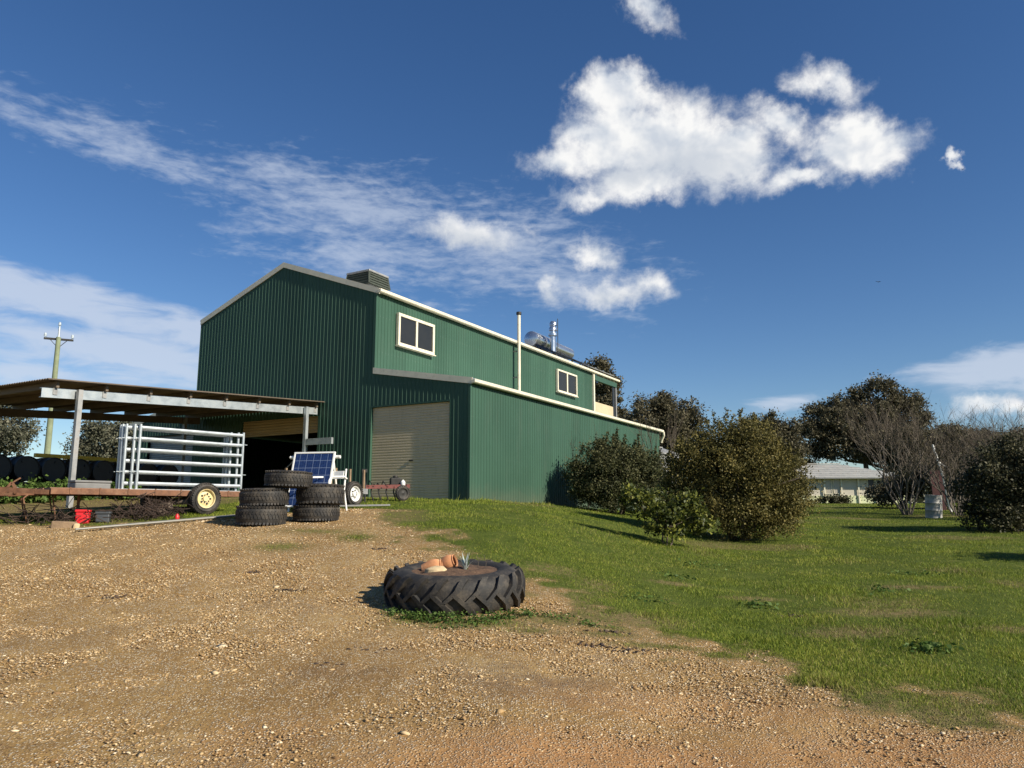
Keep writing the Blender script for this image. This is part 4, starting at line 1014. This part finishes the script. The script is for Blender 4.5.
def build_small_trailer():
    wx, wy = -3.50, 17.1; zg = G(wx, wy); rz = R(62); root = empty('small_trailer', (wx, wy, zg), rz); tag(root, 'small low trailer with white rimmed wheel and upright timber stakes', 'trailer')
    wheel(root, (0, 0, .27), .275, .17, 'rimwhite', 0); wheel(root, (0, 1.2, .27), .275, .17, 'rimwhite', math.pi)
    d = MB(); d.span(-1.05, .62, .14, 1.06, .33, .37); d.build('deck', M_['galdull'], root)
    f = MB(); f.span(-1.07, .64, .10, .14, .28, .40); f.span(-1.07, .64, 1.06, 1.10, .28, .40); f.span(-1.07, -1.03, .142, 1.058, .28, .40); f.span(.6, .64, .142, 1.058, .28, .40); f.build('frame', M_['galdull'], root)
    a = MB(); a.tube([(0, 0, .27), (0, 1.2, .27)], .025, 8); a.build('axle', M_['darksteel'], root)
    for (sx, sy) in ((-.95, .12), (-.45, .12), (.02, .12), (.5, .12), (-.95, 1.08), (.5, 1.08)):
        s = MB(); s.span(sx-.022, sx+.022, sy-.02, sy+.02, .402, .82); s.build('stake', M_['woodgrey'], root)
    w = MB(); w.beam((.62, .35, .33), (1.2, .6, .33), .05, .05); w.beam((.62, .85, .33), (1.2, .6, .33), .05, .05); w.tube([(1.16, .6, -.05), (1.16, .6, .55)], .02, 6); w.build('drawbar', M_['darksteel'], root)
build_small_trailer()
gx, gy = -3.35, 16.55; m = MB(); m.span(-.85, .75, -.09, .09, 0, .035); o = m.build('grey_plank', M_['galdull'], bevel=.004); o.location = (gx, gy, G(gx, gy)+.03); o.rotation_euler = (.01, R(-1), R(8)); tag(o, 'flat grey board on the grass below the white rimmed wheel', 'board')

def build_cultivator():
    x, y = -3.0, 18.6; root = empty('cultivator', (x, y, G(x, y)), R(18)); tag(root, 'faded red cultivator with small tines parked in front of the roller door', 'cultivator')
    f = MB(); f.beam((-.55, 0, .33), (.55, 0, .36), .08, .09); f.beam((-.5, .3, .33), (.5, .3, .36), .06, .06)
    for xx in (-.45, 0, .42): f.beam((xx, -.04, .345), (xx, .33, .345), .05, .05)
    f.build('toolbar', M_['redpaint'], root)
    g = MB(); g.beam((-.50, .1, .38), (-.56, .1, .70), .05, .05); g.box((-.53, .1, .72), (.12, .1, .08)); g.build('lever', M_['darksteel'], root)
    for i in range(5):
        xx = -.35+i*.18; t = MB(); t.tube([(xx, .1, .32), (xx-.03, .0, .22), (xx, -.04, .10), (xx+.05, .0, -.02)], .016, 6); t.build('tine', M_['darksteel'], root, smooth=True)
    q = MB()
    for i in range(9):
        xx = -.4+i*.1; q.tube([(xx, .25, .36), (xx+.05*math.sin(i*3), .12, .44+.05*math.cos(i*2.3)), (xx+.07, -.05, .34+.06*math.sin(i*5))], .012, 5)
    q.build('spring_set', M_['darksteel'], root)  # hose and spring clutter
    w = empty('gauge_wheel', (.36, -.12, .19)); w.parent = root; w.rotation_euler = (R(90), 0, R(20)); t = MB(); tyre_mesh(t, .19, .10, .11, 20, .008, .03, random); t.build('tyre', M_['rubber'], w, smooth=True)
    h = MB(); h.lathe([(.112, .03), (.09, .02), (.03, .035), (0, .04)], 16); h.lathe([(.112, -.03), (.09, -.02), (0, -.03)], 16); h.build('rim', M_['darksteel'], w, smooth=True)
    e = MB(); e.box((.22, .12, .47), (.26, .2, .18)); e.tube([(.22, .12, .55), (.22, .12, .62)], .06, 12); e.build('gearbox', M_['darksteel'], root, bevel=.02)
    j = MB(); j.lathe([(0, 0), (.05, 0), (.06, .02), (.06, .08), (.03, .11), (.025, .13), (0, .132)], 14, Matrix.Translation((.38, -.02, .38))); j.build('oil_canister', M_['white'], root, smooth=True)
build_cultivator()
# ------------------------------------------------------------------ vegetation
def crown_points(lobes, nclump, per, cr, out=.45, flat=.75):
    """leaf positions gathered in clumps through the volume of some ellipsoids; also the clump centres"""
    vol = np.array([l[3]*l[4]*l[5] for l in lobes])**.8; vol = vol/vol.sum(); C = []
    for l, v in zip(lobes, vol):
        m = max(3, int(nclump*v)); d = rng.normal(size=(m, 3)); d /= np.linalg.norm(d, axis=1)[:, None]
        rad = rng.random(m)**out
        C.append(np.array(l[:3])+d*rad[:, None]*np.array(l[3:6]))
    C = np.concatenate(C); n = (per*(.4+1.2*rng.random(len(C)))).astype(int)
    rr = cr*(.6+.8*rng.random(len(C)))
    P = np.repeat(C, n, 0)+rng.normal(size=(n.sum(), 3))*np.repeat(rr, n)[:, None]*np.array([1, 1, flat])*.55
    return P, C
def branch(mb, p, q, r0, r1, n=5, wob=.12, seg=4):
    p, q = Vector(p), Vector(q); L = (q-p).length; pts = [p]
    for i in range(1, seg): 
        f = i/seg; pts.append(p.lerp(q, f)+Vector((random.gauss(0, 1), random.gauss(0, 1), random.gauss(0, .6)))*L*wob*.35)
    pts.append(q); mb.tube(pts, [r0+(r1-r0)*i/seg for i in range(seg+1)], n, False); return pts
def plant(name, x, y, label, cat, lobes, mat, nclump, per, cr, leaf, trunk_r=.1, stems=1, group=None, limbs=12, parts=('trunk', 'crown'), bark='bark', out=.45, fork=.35, zoff=0, shoots=0, floor=None):
    z = G(x, y)+zoff; root = empty(name, (x, y, z)); tag(root, label, cat, group)
    P, C = crown_points(lobes, nclump, per, cr, out)
    if floor is not None: P = P[P[:, 2] > floor]
    if shoots:
        s = []
        for i in range(shoots):
            l = random.choice(lobes); a = random.random()*6.28; q = random.random()**.5*.8
            b = np.array([l[0]+l[3]*q*math.cos(a), l[1]+l[4]*q*math.sin(a), l[2]+l[5]*math.sqrt(max(0, 1-q*q))])
            L = random.uniform(.12, .42); m = int(50*L/.4*2); f = rng.random(m); lean = rng.normal(size=3)*.15
            s.append(b+np.stack([f*L*lean[0], f*L*lean[1], f*L-.05], -1)+rng.normal(size=(m, 3))*.022)
        P = np.concatenate([P]+s)
    V, F = leaf_quads(P, leaf*(.55+.9*rng.random(len(P))))
    np_mesh(parts[1], V, F, M_[mat], root)
    t = MB(); top = np.mean(C, 0); ctr = Vector(top)
    for k in range(stems):
        a = 2*math.pi*k/max(1, stems)+random.random(); off = Vector((math.cos(a), math.sin(a), 0))*(trunk_r*1.2 if stems > 1 else 0)
        fk = Vector((ctr.x*.6, ctr.y*.6, ctr.z*fork*1.6))+off*(5 if stems > 1 else 0)
        branch(t, off+Vector((0, 0, -.15)), fk, trunk_r, trunk_r*.6, 8, .10)
        for c in C[rng.choice(len(C), min(len(C), max(2, limbs//stems)), replace=False)]:
            pts = branch(t, fk, c, trunk_r*.42, trunk_r*.10, 5, .22)
    t.build(parts[0], M_[bark], root, smooth=True)
    return root
BP = ('stem', 'foliage')
plant('olive_bush', 5.35, 18.4, 'big rounded olive green bush on the lawn, tallest of the bushes by the shed corner', 'bush',
      [(-.10, 0, 1.45, 1.45, 1.3, 1.30), (.1, -.1, 2.15, 1.0, 1.0, .80), (.75, -.1, 1.05, 1.0, 1.0, 1.0), (-.95, .1, 1.1, .9, .9, 1.0), (-1.25, 0, 1.3, .55, .7, .85), (.15, -.5, .7, 1.3, .9, .65), (-.62, .1, 1.95, .65, .7, .55), (1.0, .2, 1.5, .6, .7, .5)],
      'leaf_olive', 900, 120, .21, .027, .07, 5, limbs=40, parts=BP, group='bushes on the lawn by the shed', shoots=60, floor=.04, fork=.2)
plant('olive_bush', 3.2, 23.7, 'dark spreading bush against the green lean-to wall, left of the tallest bush', 'bush',
      [(-.15, 0, 1.25, 1.30, 1.1, .95), (-.80, 0, 1.0, .80, .9, .75), (.45, 0, 1.4, .8, .9, .65), (1.15, .2, 1.0, .85, .8, .85), (-.2, 0, 1.75, .7, .7, .5), (.1, -.4, .55, 1.25, .8, .5)],
      'leaf_deep', 620, 110, .23, .032, .06, 5, limbs=36, parts=BP, group='bushes on the lawn by the shed', shoots=34, floor=.04, fork=.2)
plant('citrus_bush', 3.02, 15.25, 'small glossy light green citrus bush in front of the two larger bushes', 'bush',
      [(-.38, 0, .84, .48, .40, .26), (.15, .05, .66, .58, .45, .32), (.58, 0, .56, .42, .36, .26), (-.68, .05, .96, .28, .26, .2), (.0, -.05, .42, .46, .34, .24), (.35, .1, .85, .3, .3, .2)],
      'leaf_citrus', 150, 34, .13, .040, .022, 3, limbs=24, parts=BP, group='bushes on the lawn by the shed', fork=.3)
plant('dark_bush', 13.7, 21.4, 'dark dense evergreen bush at the right edge of the lawn, bare stems at its foot', 'bush',
      [(.2, 0, 1.55, 1.25, 1.1, .9), (-.5, 0, 1.25, .85, .8, .65), (1.2, .1, 1.5, 1.2, 1.1, .95), (.6, 0, 2.1, .9, .8, .55), (.4, .1, .6, 1.1, .9, .6), (-.5, 0, .5, .8, .8, .5), (1.3, 0, .6, 1., .9, .6)],
      'leaf_dark', 600, 100, .25, .038, .08, 3, limbs=36, parts=BP, fork=.25)
plant('dark_bush', 12.4, 12.2, 'dark bush just off the right side of the lawn', 'bush',
      [(0, 0, 1.6, 1.2, 1.2, 1.1), (.6, 0, 1.2, 1.1, 1.0, .9), (-.5, .3, 1.9, .7, .8, .6)], 'leaf_dark', 160, 80, .28, .06, .08, 3, limbs=20, parts=BP)
BR_ = 'brushy thickets behind the leafless trees'
plant('thicket', 20.1, 40.0, 'brownish thicket just left of the maroon board, behind the leafless trees', 'bush', [(0, 0, 1.1, 1.3, 1, 1.0), (-.9, 0, .8, .9, .8, .7), (.8, 0, 1.7, 1.0, .9, 1.0)], 'leaf_gum', 130, 80, .35, .06, .05, 5, BR_, 24, BP)
plant('thicket', 22.2, 38.5, 'brownish thicket right of the maroon board, behind the leafless trees', 'bush', [(0, 0, 1.3, 1.5, 1.1, 1.2), (-1.0, 0, 1.7, .9, .8, .9), (1.1, 0, 1.8, 1.1, .9, 1.1)], 'leaf_gum', 170, 80, .35, .06, .05, 5, BR_, 24, BP)
plant('thicket', 25.0, 37.5, 'brownish thicket at the right edge of the photo behind the dark bush', 'bush', [(0, 0, 1.4, 1.6, 1.1, 1.2), (.9, 0, 1.9, 1.0, .9, 1.0), (-1.0, 0, 2.0, 1.0, .9, 1.0)], 'leaf_gum', 170, 80, .35, .06, .05, 5, BR_, 24, BP)
# low shrubs beyond the carport
for i, (x, y, s, lb) in enumerate([(*W(-7.5, 4.7)[:2], .55, 'green shrub under the left end of the drum rack, leftmost one'), (*W(-6.6, 4.5)[:2], .5, 'green shrub behind the harrow, second from the left edge'),
                                   (*W(-5.6, 4.7)[:2], .5, 'green shrub seen under the rack left of the carport post'), (*W(-4.4, 4.6)[:2], .45, 'green shrub seen under the rack right of the carport post')]):
    plant('low_shrub', x, y, lb, 'shrub', [(0, 0, .45*s, .75*s, .6*s, .42*s), (.4*s, 0, .35*s, .5*s, .5*s, .33*s)], 'leaf_weed', 55, 50, .18, .05, .02, 3, 'low green shrubs beyond the carport', 8, BP)
# gum trees
GT = 'gum trees behind the shed and house'
plant('gum_tree', 40.5, 90, 'largest dark gum tree, its broad crown rising behind the pale house', 'tree',
      [(2, 0, 9.8, 4.4, 4.0, 3.0), (-3.0, 0, 9.3, 3.2, 3.2, 2.2), (5.0, 0, 9.8, 2.8, 3.0, 2.8), (-5.8, 0, 8.6, 1.8, 2.0, 1.3), (-4.2, 0, 11.2, 1.6, 1.8, .9), (-1.6, 0, 11.9, 1.6, 1.8, 1.0), (.6, 0, 12.8, 1.5, 1.6, 1.0), (2.9, 0, 13.9, 1.6, 1.7, 1.0), (4.6, 0, 13.0, 1.4, 1.5, 1.0), (6.6, 0, 12.0, 1.5, 1.7, 1.1), (7.6, 0, 10.0, 1.3, 1.6, 1.3), (-7.2, 0, 6.6, 1.3, 1.5, .9), (-6.4, 0, 4.9, 1.6, 1.6, 1.0), (0, 0, 7.0, 4.8, 4, 2.0), (5, 0, 6.4, 3.4, 3, 2.2), (-4.4, 0, 6.6, 1.8, 2, 1.2)],
      'leaf_gum', 560, 180, .75, .135, .45, group=GT, limbs=40)
plant('gum_tree', 13.4, 70, 'broad gum tree behind the far end of the shed, between it and the tallest bush', 'tree',
      [(-.6, 0, 7.6, 2.8, 2.6, 2.2), (2.0, 0, 7.2, 2.1, 2.2, 2.0), (-3.0, 0, 6.8, 1.6, 1.8, 1.6), (.2, 0, 9.0, 1.5, 1.5, .9), (2.8, 0, 8.6, 1.1, 1.2, .9), (0, 0, 5.2, 3.4, 2.6, 1.8)],
      'leaf_gum', 330, 140, .6, .11, .28, group=GT, limbs=36)
plant('gum_tree', 22.2, 66, 'smaller gum tree whose crown shows just right of the tallest bush top', 'tree',
      [(-.9, 0, 5.6, 1.9, 1.9, 1.8), (.9, 0, 6.0, 1.5, 1.6, 1.3), (.2, 0, 7.0, .9, 1, .8), (1.6, 0, 4.4, 1.5, 1.6, 1.5), (-1.8, 0, 6.4, .9, 1, .7), (0, 0, 3.2, 2.6, 2.0, 1.5)],
      'leaf_gum', 240, 140, .5, .10, .22, group=GT)
plant('gum_tree', 7.3, 62, 'slim gum tree showing over the roof end and through the upstairs verandah', 'tree',
      [(-.5, 0, 11.0, 1.2, 1.2, .9), (.3, 0, 9.4, 1.4, 1.4, 1.2), (.2, 0, 7.6, 1.6, 1.5, 1.3), (-.6, 0, 5.8, 1.8, 1.6, 1.5), (1.2, 0, 5.4, 1.3, 1.3, 1.1)],
      'leaf_gum', 230, 130, .45, .10, .2, group=GT)
plant('gum_tree', 47.0, 84, 'low wide gum tree behind the leafless trees, right of the largest gum', 'tree',
      [(-3, 0, 6.6, 3.2, 3, 2.1), (1.5, 0, 6.4, 3.0, 3, 2.0), (5.2, 0, 5.6, 3.2, 3, 2.0), (-1, 0, 4, 5.5, 3, 2.2)], 'leaf_gum', 330, 130, .8, .15, .3, group=GT)
plant('gum_tree', 58.0, 88, 'gum tree at the right edge of the photo behind the dark bush', 'tree',
      [(-3, 0, 5.8, 3.4, 3, 2.2), (2, 0, 6.4, 3.4, 3, 2.4), (0, 0, 3.5, 5.0, 3, 2.2)], 'leaf_gum', 260, 130, .8, .15, .3, group=GT)
plant('gum_tree', 52.0, 94, 'gum tree behind the leafless trees, between the low wide one and the right edge', 'tree',
      [(-2.5, 0, 7.4, 3.0, 3, 2.0), (1.5, 0, 8.2, 2.4, 3, 1.8), (4.2, 0, 7.0, 2.6, 3, 2.0), (0, 0, 5, 5.0, 3, 2.4)], 'leaf_gum', 260, 130, .8, .15, .3, group=GT)
plant('gum_tree', 63.0, 96, 'gum tree farthest right, its crown cut by the edge of the photo', 'tree',
      [(-3.5, 0, 7.4, 3.0, 3, 2.2), (1.5, 0, 8.0, 2.8, 3, 2.0), (0, 0, 5, 5.5, 3, 2.6)], 'leaf_gum', 240, 130, .8, .15, .3, group=GT)
GL = 'grey green trees beyond the carport'
plant('grey_gum', -33.6, 50, 'grey green gum tree at the left edge, seen below the carport roof', 'tree',
      [(0, 0, 5.2, 2.2, 2, 1.9), (-1.9, 0, 4.6, 1.8, 1.8, 1.8), (1.4, 0, 4.4, 1.2, 1.3, 1.2), (.3, 0, 6.6, 1.2, 1.2, .9)], 'leaf_grey', 170, 110, .5, .085, .22, group=GL, limbs=30, bark='paleb')
plant('grey_gum', -24.0, 46, 'grey green tree right of the power pole, seen below the carport roof', 'tree',
      [(.3, 0, 4.0, 1.6, 1.5, 1.3), (-1.2, 0, 3.6, 1.2, 1.2, 1.2), (1.8, 0, 3.6, 1.3, 1.3, 1.3), (0, 0, 2.2, 2.5, 1.8, 1.3)], 'leaf_grey', 220, 110, .5, .08, .18, group=GL)
plant('grey_gum', -20.6, 48, 'grey green tree behind the yard panels, next to the shed side', 'tree',
      [(0, 0, 3.8, 1.6, 1.5, 1.5), (-1.0, 0, 2.8, 1.4, 1.4, 1.2), (1.2, 0, 2.6, 1.5, 1.4, 1.3)], 'leaf_grey', 180, 110, .5, .08, .18, group=GL)
plant('grey_gum', -30.6, 56, 'low olive tree left of the power pole in the paddock', 'tree',
      [(0, 0, 2.6, 2.2, 1.8, 1.5), (2.0, 0, 2.2, 1.6, 1.5, 1.2)], 'leaf_grey', 120, 60, .55, .12, .16, group=GL)
# leafless trees
def bare_tree(x, y, label, h, stems, spread, seed, depth=4, name='bare_tree', r0=.05, group='leafless trees on the far lawn', bark='paleb', lean=0.):
    random.seed(seed); root = empty(name, (x, y, G(x, y))); tag(root, label, 'bare tree', group); t = MB(); tw = MB()
    def grow(p, d, L, r, k):
        q = p+d*L; mid = p.lerp(q, .5)+Vector((random.gauss(0, .05), random.gauss(0, .05), random.gauss(0, .03)))*L
        (t if k > depth-3 else tw).tube([p, mid, q], [r, r*.85, r*.66], 5 if k > depth-2 else 3, False)
        if k == 0: return
        for i in range(random.choice((2, 3, 3) if k < depth else (3, 4))):
            a = random.random()*6.28; s = random.uniform(.25, .75)*spread
            e = (d+Vector((math.cos(a)*s, math.sin(a)*s, random.uniform(-.05, .30)))).normalized()
            b = p.lerp(q, random.uniform(.45, 1)) if i else q
            grow(b, e, L*random.uniform(.62, .88), r*.60, k-1)
    for i in range(stems):
        a = 6.28*i/stems+random.random()*.6; d = Vector((math.cos(a)*.42*spread+lean, math.sin(a)*.42*spread, 1)).normalized()
        grow(Vector((math.cos(a)*.08, math.sin(a)*.08, -.12)), d, h*random.uniform(.24, .33), r0*random.uniform(.8, 1.15), depth)
    t.build('trunk', M_[bark], root, smooth=True); tw.build('twigs', M_['twig'], root)
bare_tree(16.25, 32, 'leafless many stemmed tree in front of the right half of the pale house', 5.4, 7, 1.0, 11, 5, lean=-.10, r0=.04)
bare_tree(17.7, 31, 'leafless tree just right of the pale drum', 5.0, 5, 1.0, 12, 5, r0=.038)
bare_tree(18.4, 27.5, 'tall leafless tree rising behind the dark bush at the right edge', 5.4, 6, .9, 13, 5, lean=.05)
bare_tree(21.5, 31.5, 'leafless tree at the right edge of the photo, farthest right', 5.0, 5, .85, 14, 5)
bare_tree(20.0, 35.0, 'leafless tree behind the white leaning post', 4.4, 4, .75, 15, 5)
bare_tree(5.55, 28.6, 'thin leafless sapling at the far corner of the lean-to wall', 4.7, 2, .45, 21, 4, 'bare_sapling', .03, None, 'twig')
bare_tree(2.4, 25.6, 'spindly bare sapling rising above the dark bush against the lean-to wall', 3.4, 2, .5, 23, 3, 'bare_sapling', .018, None, 'twig')
random.seed(5)

# distant woodland belt
def build_woodland():
    P = []
    for a in np.radians(np.arange(-64, 66, .9)):
        if math.radians(-23) < a < math.radians(4) and False: continue
        d = 150+60*random.random(); x, y = d*math.sin(a), d*math.cos(a); h = random.uniform(4.5, 9); w = random.uniform(4, 7); m = 130
        P.append(np.array([x, y, G(x, y)+h*.5])+rng.normal(size=(m, 3))*np.array([w*.5, w*.5, h*.26]))
    P = np.concatenate(P); V, F = leaf_quads(P, .8*(.6+.8*rng.random(len(P))))
    tag(np_mesh('distant_woodland', V, F, M_['leaf_grey']), 'far belt of grey green woodland along the horizon', 'woodland', kind='stuff')
build_woodland()

# ------------------------------------------------------------------ pale house, tank, drum, post and board
def build_house():
    y0 = 62; X0, X1 = 22.4, 31.6; cx = (X0+X1)/2; z = G(cx, y0)-.05; root = empty('pale_house', (cx, y0, z), R(-6)); tag(root, 'low pale house with grey sheet roof and yellow green lower boards behind the lawn', 'house')
    w, d, h = X1-X0, 7.5, 2.12; a = w/2
    b = MB(); b.span(-a, a, .05, d, .66, h); b.build('wall', M_['housewall'], root)
    b = MB(); b.span(-a-.03, a+.03, .0, d+.03, -.3, .655); b.build('lower_boards', M_['houseband'], root)
    n = 15; xs = np.linspace(-a, a, n)
    for i in range(0, n-1):
        if i % 4 != 1 and i != 4: continue
        f = MB(); x0, x1 = xs[i]+.06, xs[i+1]-.06; f.span(x0, x1, .0, .045, .80, .84); f.span(x0, x1, .0, .045, 1.92, 1.97); f.span(x0, x0+.04, .0, .045, .84, 1.92); f.span(x1-.04, x1, .0, .045, .84, 1.92); w_ = f.build('window', M_['cream'], root)
        MB().span(x0+.04, x1-.04, .03, .048, .84, 1.92).build('pane', M_['houseglass' if i % 3 else 'darkglass'], w_)
    for i in range(0, n, 2):
        p = MB(); p.span(xs[i]-.05, xs[i]+.05, -.10, -.03, -.2, h+.02); p.build('post', M_['cream'], root)
    e = .5; rz_ = h+1.3; r = MB(); ev = [(-a-e, -e), (a+e, -e), (a+e, d+e), (-a-e, d+e)]; rd = [(-a+2.2, d/2), (a-4.2, d/2)]
    ns = 7
    def lerp(p, q, f): return (p[0]+(q[0]-p[0])*f, p[1]+(q[1]-p[1])*f)
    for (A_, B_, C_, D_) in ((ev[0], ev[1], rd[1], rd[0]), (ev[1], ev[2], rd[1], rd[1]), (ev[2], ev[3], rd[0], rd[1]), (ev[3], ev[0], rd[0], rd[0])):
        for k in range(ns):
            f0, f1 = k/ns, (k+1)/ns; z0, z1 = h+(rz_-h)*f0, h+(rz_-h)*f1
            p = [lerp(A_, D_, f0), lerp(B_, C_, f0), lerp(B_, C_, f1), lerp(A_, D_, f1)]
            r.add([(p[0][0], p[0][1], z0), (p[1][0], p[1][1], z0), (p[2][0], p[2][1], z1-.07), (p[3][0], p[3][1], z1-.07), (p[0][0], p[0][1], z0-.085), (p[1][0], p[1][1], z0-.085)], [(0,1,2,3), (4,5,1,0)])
    r.span(rd[0][0]-.1, rd[1][0]+.1, d/2-.12, d/2+.12, rz_-.04, rz_+.03)
    r.m = [1 if (len(f) == 4 and i % 2 == 1 and i < 2*4*ns) else 0 for i, f in enumerate(r.f)]  # darker step faces paint in the shadow line under each roof course
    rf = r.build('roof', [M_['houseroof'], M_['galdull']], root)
    g = MB(); g.span(-a-e-.02, a+e+.02, -e-.13, -e-.02, h-.12, h+.0); g.build('gutter', M_['galdull'], root)
build_house()
def build_tank():
    p = W(16.9, -2.4); root = empty('water_tank', (p.x, p.y, G(p.x, p.y)-.05)); tag(root, 'galvanised corrugated round water tank behind the lean-to far corner', 'water tank')
    prof = []; H = 2.5; r = 1.0
    for i in range(int(H/.038)): prof.append((r+(.012 if i % 2 else -.006), i*.038))
    b = MB(); b.lathe(prof, 48); b.build('tank_wall', M_['galdull'], root, smooth=True)
    t = MB(); t.lathe([(r+.05, H-.05), (r+.05, H), (.3, H+.28), (.3, H+.33), (0, H+.34)], 48); t.build('tank_roof', M_['galdull'], root, smooth=True)
build_tank()
def build_barrel():
    x, y = 16.0, 29.6; root = empty('steel_drum', (x, y, G(x, y)-.02), 0, (R(3), R(2), 0)); tag(root, 'weathered pale steel drum standing on the grass between the leafless trees', 'drum')
    b = MB(); r = .29; b.lathe([(0, .02), (r-.02, .02), (r, 0), (r+.008, .01), (r, .03), (r, .28), (r+.014, .30), (r, .32), (r, .55), (r+.014, .57), (r, .59), (r, .84), (r+.008, .86), (r, .87), (r-.025, .86), (r-.03, .6), (0, .55)], 28); b.build('drum_body', M_['drumgrey'], root, smooth=True)
build_barrel()
x, y = 20.45, 37.2; m = MB(); m.span(-.27, .27, -.03, .03, -.1, 1.9); o = m.build('maroon_board', M_['maroon'], bevel=.01); o.location = (x, y, G(x, y)); o.rotation_euler = (R(-6), 0, R(-15)); tag(o, 'dark maroon board standing upright among the leafless trees', 'board')
z = G(20.25, 36); m = MB(); m.tube([(20.28, 36, z-.1), (20.05, 36, z+1.6), (19.72, 36.05, z+3.1)], [.065, .055, .045], 8); m.tube([(19.86, 36.03, z+2.35), (20.1, 35.95, z+2.1), (20.35, 35.9, z+1.95)], [.03, .025, .02], 6)
o = m.build('white_post', M_['white'], smooth=True); tag(o, 'white leaning forked post beside the maroon board', 'post')
plant('dark_mound', 24.3, 58.6, 'dark low mounded shrub on the grass in front of the house', 'shrub', [(0, 0, .22, 1.2, .6, .25), (.6, 0, .2, .7, .5, .25)], 'leaf_dark', 60, 40, .25, .08, .03, 2, limbs=6, parts=BP)

# ------------------------------------------------------------------ power pole
def build_pole():
    x, y = -25.35, 42.; z = G(x, y); root = empty('power_pole', (x, y, z), R(25)); tag(root, 'greenish timber power pole with crossarm beyond the carport', 'power pole'); H = 9.15
    p = MB(); p.tube([(0, 0, -.5), (0, 0, H*.5), (0, 0, H)], [.17, .15, .12], 14); p.build('pole', M_['polewood'], root, smooth=True)
    c = MB(); c.span(-.72, .72, .10, .20, H-.14, H-.03); c.build('crossarm', M_['darksteel'], root)
    b = MB(); b.beam((-.42, .15, H-.12), (-.03, .15, H-.55), .04, .03); b.beam((.42, .15, H-.12), (.03, .15, H-.55), .04, .03); b.span(-.10, .10, .12, .26, H-.75, H-.45); b.build('brace', M_['darksteel'], root)
    r = MB(); r.tube([(0, 0, H), (0, 0, H+.62)], .05, 8); r.build('riser', M_['gal'], root)
    for (ix, iz) in ((-.66, H-.03), (.66, H-.03), (0, H+.60)):
        q = MB(); q.lathe([(.02, 0), (.02, .06), (.09, .08), (.05, .12), (.085, .16), (.05, .20), (.07, .24), (0, .28)], 12, Matrix.Translation((ix, .15 if ix else 0, iz))); q.build('insulator', M_['porcelain'], root, smooth=True)
build_pole()

# ------------------------------------------------------------------ two birds
for (bx, by, bz, s, lb) in ((29.6, 60, 19.9, .30, 'tiny dark bird flying in the blue sky right of the big cloud, the lower one'), (49.8, 80, 38.9, .26, 'tiny dark bird high in the sky at the far right, the upper one')):
    m = MB(); m.lathe([(0, -.5*s), (.06*s, -.35*s), (.09*s, 0), (.05*s, .3*s), (.055*s, .38*s), (0, .5*s)], 8, Matrix.Rotation(R(90), 4, 'Y'))
    for sgn in (-1, 1):
        m.prism([(-.12*s, sgn*.05*s, .02*s), (.14*s, sgn*.05*s, .02*s), (.10*s, sgn*.45*s, .16*s), (-.02*s, sgn*.85*s, .10*s), (-.10*s, sgn*.40*s, .15*s)], (0, 0, .015*s))
    m.prism([(-.4*s, -.05*s, 0), (-.62*s, -.10*s, .0), (-.62*s, .10*s, .0), (-.4*s, .05*s, 0)], (0, 0, .015*s))
    o = m.build('bird', M_['feather']); o.location = (bx, by, bz); o.rotation_euler = (.3, 0, R(35)); tag(o, lb, 'bird')
